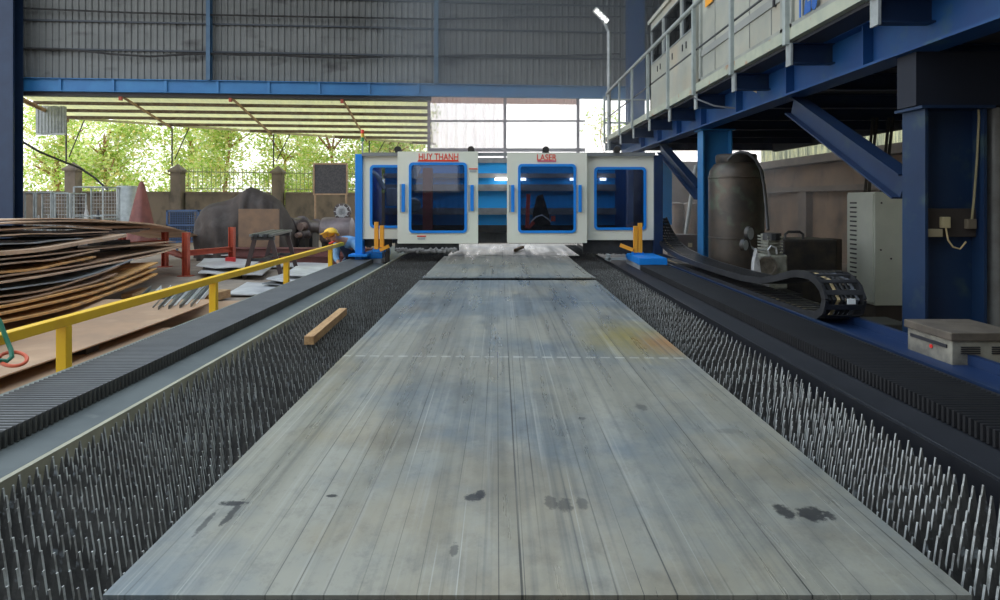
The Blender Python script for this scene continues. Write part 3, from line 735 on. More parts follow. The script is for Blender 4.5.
a_ = MB(); a_.tube([P(531,222,10.62),P(536,217,10.6),P(542,215,10.6),P(548,219,10.6),P(551,222,10.62)], .012, 6); a_.build('white_hose', white, h)
MB().box(EX(551,10.7), EX(555,10.7), 10.6, 10.7, EZ(221,10.7), EZ(216,10.7)).build('red_valve', MATS['mast_red'], h)
# feet of the gantry
def foot(label, x0, x1, y0, y1, mirror):
    t = thing('gantry_foot', label, 'gantry foot', ((x0+x1)/2, y0, .53))
    MB().box(x0+.01, x1-.01, y0+.01, y1-.01, .53, .745).build('carriage_block', mat('foot_grey', (.38,.40,.42), .45, .2, (.26,.27,.28), 4), t, bevel=.006)
    MB().box(x0, x1, y0, y1, .745, .84).build('blue_plate', blue, t, bevel=.006)
    return t
t = foot('blue topped gantry foot at the end of the black cover by the yellow handrail', -2.12, -1.84, 10.32, 11.1, 1)
MB().box(-2.30, -2.02, 10.0, 10.32, .80, .83).build('foot_plate', blue, t); 
MB().box(-1.80,-1.755, 10.3, 10.5, .62, .98).build('dark_wiper', grime, t)
t = foot('blue topped gantry foot at the end of the black cover by the blue cable tray', 1.96, 2.36, 9.3, 10.3, 1)
c_ = MB(); c_.box(1.58, 1.90, 9.9, 9.96, .76, .79); c_.box(1.62,1.66,9.9,10.1,.74,.84); c_.build('grey_bracket', galv, t)
def arms(label, xs, y, z0s, z1s, hx):
    t = thing('orange_guard', label, 'guard bracket', (xs[0], y, z0s[0]))
    for x, z0, z1 in zip(xs, z0s, z1s): MB().box(x-.03, x+.03, y-.03, y+.03, z0, z1).build('upright', orange, t, bevel=.004)
    MB().bar(hx[0], hx[1], .05, .05).build('arm', orange, t)
    MB().box(min(xs)-.05, max(xs)+.05, y-.02, y+.06, z0s[0]-.04, z0s[0]+.01).build('mount', blue, t)
arms('pair of orange uprights on the gantry foot by the yellow handrail', (EX(376.5,9.95), EX(382,9.95)), 9.95, (.92,.95), (EZ(222,9.95), EZ(225.5,9.95)), (P(380,250,9.9), P(389,246,9.9)))
arms('pair of orange uprights on the gantry foot by the blue cable tray', (EX(635.5,9.9), EX(640,9.9)), 9.9, (.87,.87), (EZ(226,9.9), EZ(223,9.9)), (P(633,250,9.85), P(620,245,9.9)))
# warning light mast
t = thing('warning_light', 'slim red and yellow stack light on top of the cream enclosure', 'warning light', P(362.5,154,10.25))
pz = P(362.5,154,10.25); MB().cyl(pz, pz+V((0,0,.2)), .012, n=8).build('pole', galv, t)
for i, (c, nm) in enumerate((((.1,.35,.12),'green_lens'),((.85,.5,.05),'yellow_lens'),((.85,.06,.03),'red_lens'))):
    MB().cyl(pz+V((0,0,.2+.06*i)), pz+V((0,0,.255+.06*i)), .026, n=12).build(nm, mat(nm, c, .3), t)

# ================================================================ mezzanine on the right
PXE = 2.55; PZ = CZ+1.43
mz = thing('mezzanine', 'navy steel mezzanine platform carrying cabins beside the cutting bed', 'platform', (5, 8, 2.5))
deck_m = mat('deck_underside', (.03,.035,.05), .7, 0, (.045,.045,.055), 2)
MB().box(PXE+.06, 6.8, -8, 16, PZ-.05, PZ).build('deck', deck_m, mz)
MB().box(PXE, PXE+.06, -8, 16, PZ-.02, PZ+.085).build('edge_channel', mat('edge_cream', (.42,.44,.34), .5, 0, (.33,.36,.29), 4, col3=(.35,.16,.08), scale3=6, lo3=.6, hi3=.7), mz)
posts = [16.0, 14.0, 12.65, 11.3, 9.96, 8.63, 7.22, 5.84, 4.5, 3.15, 1.8]
for y in posts:
    f = MB().ibeam((PXE+.02, y, PZ-.14), (6.6, y, PZ-.14), .18, .10, .012).build('cross_beam', blue_dk, mz)
    MB().box(PXE-.0, PXE+.02, y-.05, y+.05, PZ-.245, PZ-.05).build('end_plate', galv, f)
zb = CZ+1.035
MB().ibeam((2.95, -8, zb+.18), (2.95, 16, zb+.18), .36, .22, .02).build('main_beam', blue_mid, mz)
for y in (3, 5.2, 6.6, 8, 9.4, 10.7, 12, 13.4): MB().box(2.86, 3.04, y, y+.02, zb+.02, zb+.34).build('stiffener', blue_mid, mz)
for y in (3.8, 5.1, 6.5, 7.9, 9.3, 10.6, 12, 13.3, 14.7): MB().box(3.05, 6.55, y, y+.06, PZ-.13, PZ-.05).build('joist', deck_m, mz)
MB().box(6.6, 6.72, -8, 16, PZ-.26, PZ-.05).build('rear_beam', deck_m, mz)
MB().box(2.9, 6.6, 4.6, 4.82, CZ+.66, zb).build('header_shade', mat('header_shade_navy', (.006,.010,.022), .7), mz)  # near-black block added to paint in the dark above the column
col_m = mat('hcolumn_blue', (.006,.022,.065), .5, 0, (.008,.032,.085), 1.5, col3=(.04,.07,.08), scale3=4, lo3=.58, hi3=.72)
def hcol(x0, x1, y0, y1, label, z1, mm=None):
    t = MB(); tk = .02; ym = (y0+y1)/2
    t.box(x0, x0+tk, y0, y1, 0, z1); t.box(x1-tk, x1, y0, y1, 0, z1); t.box(x0+tk, x1-tk, ym-.01, ym+.01, 0, z1)
    t.box(x0-.08, x1+.08, y0-.08, y1+.08, 0, .02); t.box(x0-.04, x1+.04, y0-.03, y1+.03, z1-.02, z1)
    return tag(t.build('steel_column', mm or col_m), label, 'column', 'columns under the mezzanine')
hcol(2.95, 3.38, 4.58, 4.84, 'blue H-section column carrying the socket board, standing under the mezzanine', CZ+.655)
hcol(2.95, 3.38, 9.6, 9.86, 'blue H-section column behind the tall dark air tank', zb-.002, MATS['lintel_blue'])  # same paint as the near column, lightened for light from the far opening
for y0, y1 in ((4.90, 6.75), (9.92, 12.3)):
    MB().ibeam((3.0, y0, CZ+.10), (3.0, y1, zb-.06), .2, .14, .012).build('brace', blue_dk, mz)
o = MB().box(EX(662,14.3), EX(672,14.3), 14.3, 14.36, 1.12, zb+.1).build('hanging_panel', mat('panel_blue', (.02,.22,.55), .5, 0, (.03,.25,.58), 2)); tag(o, 'bright blue steel panel hanging under the mezzanine just past the cream enclosure', 'panel')
# railing
rl = thing('platform_railing', 'grey painted railing along the edge of the mezzanine', 'railing', (PXE, 8, PZ))
rm = mat('railing_grey', (.40,.44,.42), .5, .2, (.30,.34,.33), 4)
zt = CZ+2.53
r0 = MB(); r0.tube([(PXE-.02, .6, zt), (PXE-.02, 15.6, zt), (PXE+.03, 15.9, zt-.04), (PXE+.1, 16, zt-.12)], .032, 10); r0.build('top_rail', rm, rl, smooth=True)
MB().cyl((PXE+.02, .6, CZ+1.97), (PXE+.02, 16, CZ+1.97), .013, n=8).build('mid_rail', mat('rail_dark', (.07,.075,.08), .5), rl)
for y in posts: MB().box(PXE-.04, PXE, y-.03, y+.03, PZ-.06, zt-.02).build('post', rm, rl)
for z in (zt, CZ+1.97): MB().cyl((PXE, 16, z-.1), (3.6, 16, z-.1), .02, n=8).build('end_rail', rm, rl)
# lamp post
lx, ly = (609-500)/F*15.6, 15.6
t = thing('lamp_post', 'slim grey lamp post with a tilted white LED head at the railing end', 'lamp', (lx, ly, PZ-.2))
MB().cyl((lx, ly, PZ-.25), P(609, 32, ly), .045, n=10).build('pole', galv, t)
MB().bar(P(609, 33, ly), P(603, 20, ly), .05, .05).build('arm', galv, t)
lm = MB().bar(P(594.5, 9, ly), P(608, 22.5, ly), .12, .13, up=(0,1,0)).build('lamp_head', white, t, bevel=.01)
l2 = MB()
for k in range(4):
    a_ = P(596+k*3.2, 10.6+k*3.2, ly-.075); l2.bar(a_, a_+V((.035,0,-.035)), .07, .02, up=(0,1,0))
l2.build('led_lenses', lampm, lm)
# cabin with windows
cabx = 2.80
cb = thing('site_cabin', 'cream cabin with dark windows on the far half of the mezzanine', 'cabin', (3.9, 9.5, CZ+1.6))
zc0, zc1 = CZ+1.60, CZ+3.26
def zring(x0, x1, outer, inner):    # ring in the YZ plane
    m_ = MB(); m_.ring(outer, inner, x0, x1); m_.v = [V((p.y, p.x, p.z)) for p in m_.v]; return m_
wins = [(12.22,11.36),(11.30,10.22),(10.16,9.55)]
m_ = MB(); m_.box(cabx, cabx+.06, 9.45, 12.3, zc0, CZ+2.49); m_.box(cabx, cabx+.06, 9.45, 12.3, CZ+3.14, zc1)
for ya, yb in ((12.22,12.3),(11.30,11.36),(10.16,10.22),(9.45,9.55)): m_.box(cabx, cabx+.06, ya, yb, CZ+2.49, CZ+3.14)
m_.build('front_wall', cabin_cream, cb)
m_ = MB(); m_.box(cabx, 5.2, 12.24, 12.3, zc0, zc1); m_.box(5.14, 5.2, 9.45, 12.24, zc0, zc1); m_.box(cabx+.06, 5.2, 9.45, 9.51, zc0, zc1); m_.box(cabx-.04, 5.24, 9.42, 12.34, zc1, zc1+.07); m_.box(cabx+.06, 5.14, 9.5, 12.24, zc0, zc0+.05)
m_.build('shell', cabin_cream, cb)
for ya, yb in wins:
    f = zring(cabx-.01, cabx+.02, rrect(yb, ya, CZ+2.49, CZ+3.14, .01), rrect(yb+.018, ya-.018, CZ+2.508, CZ+3.122, .01)).build('window', galv, cb)
    MB().box(cabx+.02, cabx+.03, yb+.02, ya-.02, CZ+2.51, CZ+3.12).build('pane', dark_glass, f)
v_ = MB()
for y in (11.7, 11.5, 10.9, 10.7, 10.1, 9.9): v_.box(cabx-.012, cabx, y, y+.03, CZ+2.28, CZ+2.38)
v_.build('vent_slots', letter_black, cb)
for y in (9.6, 11, 12.1): MB().box(cabx+.1, 5.1, y, y+.1, PZ, zc0).build('bearer', blue_dk, cb)
# containers nearer the camera
def container(y0, y1, label, z1):
    t = thing('site_container', label, 'container', (4, (y0+y1)/2, PZ+.17), 'containers on the mezzanine')
    b_ = MB(); b_.box(cabx+.03, 5.2, y0, y1, CZ+1.6, z1); b_.build('body', cabin_cream, t)
    r_ = MB(); y = y0+.02
    for z in (CZ+1.6, z1-.1): r_.box(cabx, cabx+.05, y0, y1, z, z+.1)
    for yy in (y0, y1-.08): r_.box(cabx, cabx+.05, yy, yy+.08, CZ+1.6, z1)
    r_.build('frame', mat('container_frame', (.34,.35,.31), .5, 0, (.25,.27,.25), 3), t)
    MB().box(cabx+.015, cabx+.03, y0+.08, y1-.08, CZ+2.0, CZ+2.09).build('shadow_band', mat('shadow_seam_grey', (.29,.30,.28), .6), t)  # faint shadow painted as a band across the container face
    q = MB(); yy = y0+.35
    while yy < y1-.2: q.box(cabx+.022, cabx+.03, yy, yy+.012, CZ+1.72, z1-.1); yy += .6
    q.build('panel_seam', MATS['shadow_seam_grey'], t)
    for yy in (y0+.1, y1-.2): MB().box(cabx+.1, 5.1, yy, yy+.1, PZ, CZ+1.6).build('bearer', blue_dk, t)
    return t
c1 = container(6.52, 9.3, 'cream container with an orange sticker next to the windowed cabin', CZ+4.1)
MB().box(cabx-.004, cabx+.001, 8.7, 9.0, CZ+2.62, CZ+2.78).build('orange_sticker', orange, c1)
MB().box(cabx-.003, cabx+.031, 6.75, 6.78, CZ+1.98, CZ+2.14).build('black_mark', letter_black, c1); MB().box(cabx-.003, cabx+.031, 6.78, 6.92, CZ+2.10, CZ+2.16).build('black_mark', letter_black, c1)
c2 = container(-3.2, 6.42, 'cream container with large blue characters above the brace of the mezzanine', CZ+4.1)
lettering('125', letter_blue, c2, (cabx-.006, 6.0, CZ+1.71), .85, rot=(math.pi/2, 0, -math.pi/2), sx=.34)
# loose cables under the platform
cb1 = MB(); cb1.tube([P(694,98,8.6), P(715,106,8.4), P(740,109,8.2), P(770,108,8.0)], .012, 6); tag(cb1.build('sagging_cable', mat('cable_grey', (.12,.13,.15), .5)), 'thin grey cable sagging beneath the mezzanine edge', 'cable')
cb1 = MB(); cb1.tube([P(753,94,7.6)+V((0,0,.05)), P(765,97,7.5), P(785,98,7.1)], .014, 6); tag(cb1.build('sagging_cable', mat('cable_tan', (.55,.42,.22), .5)), 'short tan cable lying along the main beam beneath the mezzanine', 'cable')

# ================================================================ equipment under the mezzanine
tank_m = mat('tank_dark', (.055,.048,.042), .42, .35, (.10,.075,.055), 2.2, col3=(.09,.105,.075), scale3=5, lo3=.55, hi3=.7, bump=.2)
tk = thing('air_tank', 'tall dark grimy cylindrical air tank with a domed top', 'tank', (3.22, 9.0, 0))
r_ = .36
m_ = MB(); m_.rev((3.22, 9.0, 0), [(.25,.12),(r_*.9,.2),(r_,.32),(r_,1.98),(r_*.96,2.06),(r_*.8,2.15),(r_*.45,2.20),(.08,2.22)], 40); m_.build('shell', tank_m, tk, smooth=True)
m_ = MB()
for z in (.34, 1.15, 1.96): m_.rev((3.22, 9.0, z), [(r_,-.012),(r_+.008,-.006),(r_+.008,.006),(r_,.012)], 40)
m_.build('weld_seam', tank_m, tk)
MB().rev((3.22,9.0,2.16), [(.26,0),(.27,.02),(.27,.10),(.25,.12)], 28).build('top_flange', grime, tk, smooth=True)
for a in (.5, 2.6, 4.7): MB().box(3.22+math.cos(a)*.28-.03, 3.22+math.cos(a)*.28+.03, 9+math.sin(a)*.28-.03, 9+math.sin(a)*.28+.03, 0, .25).build('leg', grime, tk)
h_ = MB(); h_.tube([P(728,160,8.75),P(733,155,8.7),P(740,152,8.6),P(748,153,8.55),P(756,160,8.5),P(761,170,8.5),P(764,185,8.5),P(766,205,8.45),P(768,230,8.3)], .020, 8); tag(h_.build('black_hose', black, smooth=True), 'black hose looping from the tank top down to the compressor', 'hose')
# pump set with gauges
pp = thing('compressor_pump', 'silver and black compressor pump with two round white gauges before the tank', 'compressor', (3.0, 7.5, 0))
YP = 7.5; q_ = lambda px, py, dy=0: P(px, py, YP+dy)
MB().box(2.72, 3.35, 7.3, 7.9, 0, .62).build('stand', grime, pp)
m_ = MB(); m_.box(EX(768,7.4), EX(788,7.4), 7.4, 7.75, .66, EZ(255,7.4)); m_.build('crankcase', mat('oily_grey', (.36,.36,.30), .4, .3, (.18,.18,.15), 9), pp, bevel=.02)
m_ = MB()
for k in range(6): m_.box(EX(765,7.5), EX(780,7.5), 7.42, 7.72, 1.06+.035*k, 1.075+.035*k)
m_.box(EX(767,7.5), EX(778,7.5), 7.46, 7.68, 1.03, 1.27); m_.build('finned_head', MATS['oily_grey'], pp)
for c, rad, nm in ((q_(766.5,266,-.15), .11, 'flywheel'),):
    w_ = MB(); w_.rev(c, [(.015,-.03),(rad*.3,-.03),(rad*.3,-.015),(rad*.8,-.015),(rad*.8,-.03),(rad,-.03),(rad,.03),(.015,.03)], 22, axis='Y'); w_.build(nm, mat('wheel_metal', (.36,.33,.28), .35, .7, (.16,.14,.12), 8), pp, smooth=True)
m_ = MB(); m_.prism([q_(752,284,-.2),q_(754,262,-.2),q_(757,248,-.2),q_(760,262,-.2),q_(763,284,-.2)], (0,.08,0)); m_.build('belt_guard', mat('dull_silver', (.62,.62,.62), .35, .4, (.35,.35,.35), 12), pp, bevel=.008)
m_ = MB(); m_.rev(q_(758,280,-.1), [(.09,-.05),(.11,-.03),(.11,.02),(.07,.05)], 16); m_.box(EX(742,7.5), EX(762,7.5), 7.3, 7.5, .66, .73); m_.build('base_casting', MATS['dull_silver'], pp)
m_ = MB(); m_.tube([q_(770,256,-.1),q_(768,250,-.1),q_(771,246,-.1),q_(776,248,-.1),q_(777,254,-.1)], .012, 7); m_.tube([q_(748,244,-.1), q_(755,250,-.1), q_(764,250,0)], .012, 7); m_.build('copper_pipe', MATS['dull_silver'], pp)
for c, rx in ((q_(749,233.5,-.2), .078), (q_(744,245,-.25), .066)):
    M_ = Matrix.Rotation(math.radians(42), 3, 'Z')
    d_ = MB(); d_.rev(c, [(.01,-.02),(rx,-.02),(rx,.02),(.01,.02)], 20, axis='Y', M=M_); gg = d_.build('gauge', grime, pp)
    d_ = MB(); d_.rev(c+M_ @ V((0,-.021,0)), [(.005,-.002),(rx*.86,-.002),(rx*.86,.002),(.005,.002)], 20, axis='Y', M=M_); d_.build('dial', mat('dial_face', (.40,.42,.42), .4), gg)
MB().bar(q_(748,240,-.18), q_(752,255,0), .03, .03).build('gauge_stem', grime, pp)
MB().cyl(q_(772,240), q_(772,233), .10, n=14).build('air_filter', black, pp)
# dark machine with a carry handle
t = thing('generator_case', 'black boxy machine with a carrying handle behind the compressor pump', 'machine case', (3.75, 8.3, 0))
MB().box(3.42, 4.1, 8.0, 8.6, .35, 1.18).build('body', grime, t, bevel=.03)
MB().box(3.46, 4.06, 8.04, 8.56, 0.05, .35).build('skid', black, t); MB().box(3.46, 4.06, 8.04, 8.2, 0, .08).build('skid_runner', black, t)
h_ = MB(); h_.tube([(3.50,8.1,1.17),(3.50,8.1,1.24),(3.54,8.1,1.27),(3.68,8.1,1.27),(3.72,8.1,1.24),(3.72,8.1,1.17)], .016, 8); h_.build('carrying_handle', black, t)
pn = MB(); pn.box(4.15, 4.72, 9.1, 9.4, .0, 1.12); tag(pn.build('metal_crate', mat('crate_brown', (.07,.05,.04), .6, 0, (.04,.035,.03), 4), bevel=.01), 'plain dark brown steel crate beside the tall grey vented cabinet', 'crate')
# tall control cabinet
x0 = .5257*9.7; 
t = thing('control_cabinet', 'tall light grey control cabinet with a column of vent slots', 'cabinet', (5.3, 9.35, 0))
MB().box(5.11, 5.53, 9.0, 9.7, .22, 1.77).build('body', cab_grey, t, bevel=.008)
s_ = MB()
for k in range(19): s_.box(5.078, 5.095, 9.42, 9.58, .42+k*.066, .44+k*.066)
s_.build('vent_slots', letter_black, t)
MB().box(5.09, 5.112, 9.02, 9.68, .25, 1.74).build('side_panel', cab_grey, t, bevel=.004)
MB().box(5.14, 5.50, 9.03, 9.67, 0, .22).build('plinth', mat('plinth_brown', (.09,.075,.065), .6), t)
s_ = MB()
for x, z in ((5.2,1.62),(5.19,.98),(5.33,.86)): s_.cyl((x, 8.99, z), (x, 9.01, z), .012, n=8)
s_.build('lock', letter_black, t)
for i in range(4):
    x = 5.2+i*.055+(.12 if i > 1 else 0)
    c_ = MB().cyl((x, 9.4, 1.775), (x+.2, 9.55, 2.85), .022, n=8).build('conduit', grime)
    tag(c_, 'dark conduit rising from the top of the tall vented cabinet', 'conduit', 'conduits above the cabinet')
# flat tray by the cabinet
o = MB().box(3.7, 4.5, 7.2, 7.7, .0, .30).build('metal_box', mat('trunk_dark', (.055,.055,.05), .6), bevel=.01); tag(o, 'low dark metal trunk on the floor before the tall vented cabinet', 'trunk')
# low stabiliser cabinet
t = thing('voltage_stabiliser', 'low grey-beige power unit with a red indicator beside the cable tray', 'power unit', (2.85, 4.05, 0))
bei = mat('unit_beige', (.33,.31,.25), .55, 0, (.14,.13,.11), 4)
MB().box(2.63, 3.02, 3.84, 4.26, .08, .84).build('body', bei, t, bevel=.006)
MB().box(2.615, 3.035, 3.825, 4.275, .84, .89).build('lid', mat('dusty_lid', (.13,.105,.08), .75, 0, (.08,.065,.05), 7), t, bevel=.006)
MB().box(2.622, 2.632, 3.88, 4.22, .79, .81).build('side_slot', letter_black, t)
s_ = MB()
for xx in (2.68, 2.86):
    for k in range(4): s_.box(xx, xx+.11, 3.832, 3.842, .765+k*.012, .771+k*.012)
s_.build('front_vents', letter_black, t)
MB().cyl((2.622,4.02,.77), (2.632,4.02,.77), .012, n=10).build('red_indicator', mat('indicator_red', (.85,.05,.04), .3), t)
for xx in (2.67, 2.96): MB().box(xx, xx+.04, 3.88, 4.22, 0, .08).build('foot', grime, t)
# socket board on the near column
t = thing('socket_board', 'dark brown socket board mounted on the blue column, with two sockets', 'socket board', (3.17, 4.69, 1.5))
MB().box(2.975, 3.36, 4.66, 4.698, 1.40, 1.60).build('board', mat('board_brown', (.045,.035,.03), .7), t)
def sb(px0, px1, py0, py1, nm, mm, th=.04):
    Y = 4.62; MB().box(EX(px0,Y), EX(px1,Y), Y, 4.66, EZ(py1,Y), EZ(py0,Y)).build(nm, mm, t, bevel=.004)
sb(943, 951, 217, 228, 'socket', mat('socket_cream', (.50,.42,.24), .5)); sb(968, 977, 219, 229, 'socket', mat('socket_dark', (.16,.13,.09), .5)); sb(928, 943, 229, 237, 'label_plate', mat('plate_cream', (.38,.32,.20), .6))
s_ = MB(); s_.tube([P(946,228,4.63), P(948,240,4.6), P(953,247,4.6), P(960,249,4.6), P(966,242,4.62)], .006, 6); s_.build('patch_cable', MATS['cable_tan'], t)
s_ = MB(); s_.tube([P(972,219,4.63), P(974,200,4.62), P(977,160,4.62), P(979,118,4.62), P(978,96,4.64)], .008, 6); tag(s_.build('supply_cable', mat('cable_olive', (.28,.24,.13), .5)), 'olive cable rising from the socket board up the blue column', 'cable')
o = MB().cyl((3.50, 4.68, 0), (3.50, 4.68, CZ+.65), .05, n=16).build('drain_pipe', mat('pipe_grey', (.30,.30,.29), .4, .2, (.22,.21,.20), 5), smooth=True); tag(o, 'dark grey vertical pipe beside the blue column with the socket board', 'pipe')
# brown cabinet and drums far behind
o = MB().box(EX(674,15), EX(698,15), 15, 15.6, 0, EZ(235,15)).build('brown_cabinet', mat('red_brown', (.07,.035,.03), .6, 0, (.04,.025,.02), 4), bevel=.01); tag(o, 'low red-brown cabinet with a cream tag beyond the enclosure', 'cabinet')
MB().box(EX(688,15), EX(692,15), 14.985, 15, EZ(247,15), EZ(243,15)).build('cream_tag', MATS['socket_cream'], o)
for (px, lb) in ((676, 'dusty brown vertical drum beyond the brown cabinet, next to the bright blue column'), (690, 'dusty brown vertical drum beyond the brown cabinet, behind the slanting pipe')):
    X = EX(px, 19); m_ = MB(); m_.rev((X, 19, 0), [(.2,0),(.22,.02),(.22,.9),(.225,.92),(.22,.94),(.22,1.5),(.2,1.56),(.05,1.6)], 24); tag(m_.build('storage_drum', mat('drum_brown', (.24,.17,.12), .6, 0, (.13,.09,.07), 3), smooth=True), lb, 'drum')
o = MB().cyl((EX(681,17), 17, 0.0), (EX(696,17), 17, 2.55), .05, n=10).build('slanting_pipe', galv); tag(o, 'grey pipe leaning between the brown cabinet and the far blue column', 'pipe')
# cable carrier
cc = thing('cable_carrier', 'black jointed cable carrier looping over the blue cable tray', 'cable carrier', (2.6, 5.2, .72))
path = [(10.9,1.35),(10.6,1.18),(10.2,1.02),(9.7,.93),(9.0,.88),(8.2,.86),(7.4,.86),(6.7,.87),(6.2,.90),(5.8,.98),(5.5,1.05),(5.25,1.065),(5.07,1.02),(4.98,.93),(5.0,.83),(5.1,.77),(5.3,.745),(5.8,.74),(6.5,.74),(7.5,.74),(8.5,.74),(9.5,.74),(10.5,.74)]
# resample
pts = []; acc = 0; step = .105
for (a0, z0), (a1, z1) in zip(path, path[1:]):
    L_ = math.hypot(a1-a0, z1-z0); dd = acc
    while dd < L_: pts.append((a0+(a1-a0)*dd/L_, z0+(z1-z0)*dd/L_)); dd += step
    acc = dd-L_
link_m = mat('link_black', (.02,.02,.022), .4, 0, (.035,.035,.037), 8)
lk = MB(); 
for x_ in (-.155, .135): lk.box(x_, x_+.02, -.055, .055, -.03, .03)
for zz in (-.03, .022): lk.box(-.14, .14, -.02, .02, zz, zz+.008)
first = None
for i in range(min(len(pts)-1, 100)):
    (a0, z0), (a1, z1) = pts[i], pts[i+1]
    if first is None:
        me = bpy.data.meshes.new('link'); me.from_pydata([tuple(v) for v in lk.v], [], lk.f); me.materials.append(link_m); first = me
    o = bpy.data.objects.new('link', first); COL.objects.link(o); o.parent = cc
    o.location = V((0.0, (a0+a1)/2, (z0+z1)/2)) - V((0, 5.2, .72)); o.rotation_euler = (math.atan2(z1-z0, a1-a0), 0, 0)
cols = [black, black, MATS['cable_tan'], black, dark, black, MATS['cable_grey']]
for k, x_ in enumerate((-.11,-.075,-.04,-.005,.03,.07,.105)):
    s_ = MB(); s_.tube([(2.6+x_, a, z) for a, z in pts[::2]], .013, 6); s_.build('inner_cable', cols[k], cc, smooth=True)
MB().box(2.60, 2.66, 4.935, 4.945, .88, .92).build('white_tag', white, cc)

p_, q_2 = V((EX(515,11.6), 11.6, .775)), V((EX(523,12.1), 12.1, .80))
tag(MB().bar(p_, q_2, .05, .045).build('timber_wedge', wood), 'small brown timber wedge on the farthest steel sheet under the sliding door', 'timber')
# ================================================================ the pile of rusty sheets
def pileY(px, off=0.0):          # where the ray of column px meets the pile's long front, off metres nearer
    return (-4.92+.2415*6.5+off)/((px-500)/F+.2415)
edge_dir = V((-.2415, 1, 0)).normalized(); back = V((-edge_dir.y, edge_dir.x, 0))   # away from the bed
ordn = ['lowest','second from the bottom','third from the bottom','fourth from the bottom','fifth from the bottom']
# (y at px -30, y at px 70, end px, y at the end, protrusion, width back, thickness, material, label, droop)
specs = [
 (221,218.5,176,228,-.75,1.3,.014,rust_tan,'topmost dark curved sheet of the pile, bending down towards the red rack posts'),
 (225,220,200,236,-.55,1.3,.020,rust_tan,'long curved tan sheet just under the top of the pile, drooping past the red post'),
 (231,227,112,229,-.55,1.2,.016,rust,'thin dark brown sheet in the shadow beneath the two curved top sheets'),
 (236.5,232.5,109,231.5,-.5,1.2,.014,rust_tan,'thin tan sheet ending in the shadow under the curved top sheets'),
 (245.5,239,83,238,-.45,1.3,.014,sheet_gr,'pale blue-grey sheet standing out among the brown ones near the top of the pile'),
 (254,244,127,234,-.35,1.3,.045,rust_tan,'thick tan plate with a square cut end in the upper pile'),
 (262,252,176,241,-.3,1.4,.012,rust,'brown sheet just below the thick square cut plate'),
 (266.5,256,100,250,-.25,1.2,.014,rust,'short brown sheet that stops halfway along the pile'),
 (274,262,96,256,-.22,1.2,.022,rust_or,'short sheet with an orange edge, halfway up the pile'),
 (280,266,190,243,-.18,1.6,.016,rust,'wide brown sheet halfway up the pile reaching the red rack posts'),
 (286,271,186,245,-.14,1.4,.020,rust_tan,'tan sheet reaching the red posts, immediately under the wide brown one'),
 (292,279,134,259,-.1,1.2,.012,sheet_gr,'narrow grey sheet in the lower half of the pile'),
 (299,283,120,265,-.08,1.3,.016,rust,'dark brown sheet below the narrow grey one'),
 (305,289,118,273,-.05,1.3,.014,rust,'dark sheet resting on the three orange edged sheets'),
 (311,292,158,262,0,1.4,.022,rust_or,'upper of the three orange edged sheets at the foot of the pile'),
 (319,298,157,268,.05,1.4,.022,rust_or,'middle of the three orange edged sheets at the foot of the pile'),
 (327,306,158,273,.1,1.4,.024,rust_or,'lowest of the three orange edged sheets at the foot of the pile'),
]
for i, (ya, yb, pe, ye, off, wd_, th, mm, lb) in enumerate(specs):
    Ya, Yb, Ye = pileY(-30, off), pileY(70, off), pileY(pe, off)
    za, zb_, ze = CZ-(ya-200)*Ya/F, CZ-(yb-200)*Yb/F, CZ-(ye-200)*Ye/F
    pa_, pe_ = V(((-30-500)*Ya/F, Ya, 0)), V(((pe-500)*Ye/F, Ye, 0)); tb = (Yb-Ya)/(Ye-Ya)
    def f(u, v, pa_=pa_, pe_=pe_, za=za, zb_=zb_, ze=ze, tb=tb, wd_=wd_, i=i):
        p = pa_.lerp(pe_, u) + back*wd_*v
        z = za*(u-tb)*(u-1)/(tb) + zb_*u*(u-1)/(tb*(tb-1)) + ze*u*(u-tb)/(1-tb)
        return V((p.x, p.y, z+.012*math.sin(u*9+i*1.7)*(1-abs(2*u-1)) - .03*v*math.sin(i*2.3)))
    m_ = MB().slab(f, 24, 3, th).build('rusty_sheet', mm, origin=pa_.lerp(pe_, .5))
    tag(m_, lb, 'steel sheet', 'sheets in the tall rusty pile')
for i, (ya, yb, pe, ye, z_) in enumerate([(228,224,150,228,0),(233,229,140,230,0),(240,235,120,233,0),(250,241,112,237,0),(258,249,140,244,0),(270,259,150,250,0),(296,281,130,262,0),(302,286,140,268,0)]):  # extra dark sheets that paint in the shade between the visible ones
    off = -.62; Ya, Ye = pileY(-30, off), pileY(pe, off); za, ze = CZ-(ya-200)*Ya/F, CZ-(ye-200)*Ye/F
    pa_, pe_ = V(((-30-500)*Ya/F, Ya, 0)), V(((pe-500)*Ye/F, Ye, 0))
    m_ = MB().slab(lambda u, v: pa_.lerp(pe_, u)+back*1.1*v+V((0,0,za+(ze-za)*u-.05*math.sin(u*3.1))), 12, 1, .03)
    tag(m_.build('rusty_sheet', mat('pile_shadow_brown', (.10,.07,.055), .8, 0, (.07,.05,.04), 3)), 'dark filler sheet added as the shade between the longer sheets of the rusty pile', 'steel sheet', 'dark filler sheets added in the pile')
# dark timber bearers inside the pile
bi = 0
for px, z1, lb in ((10, 1.15,'dark timber bearer standing inside the near end of the rusty sheet pile'),(75, 1.1,'dark timber bearer standing halfway along the rusty sheet pile'),(130, .85,'dark timber bearer standing inside the pile close to the red rack posts')):
    Y = pileY(px, -.8); X = (px-500)/F*Y; m_ = MB()
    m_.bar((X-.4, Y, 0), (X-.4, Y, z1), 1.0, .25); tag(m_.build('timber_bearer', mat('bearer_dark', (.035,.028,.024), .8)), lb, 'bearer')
g_tan = mat('ground_tan_sheet', (.46,.28,.165), .65, .05, (.33,.215,.14), 1.2, col3=(.52,.33,.2), scale3=2.4)
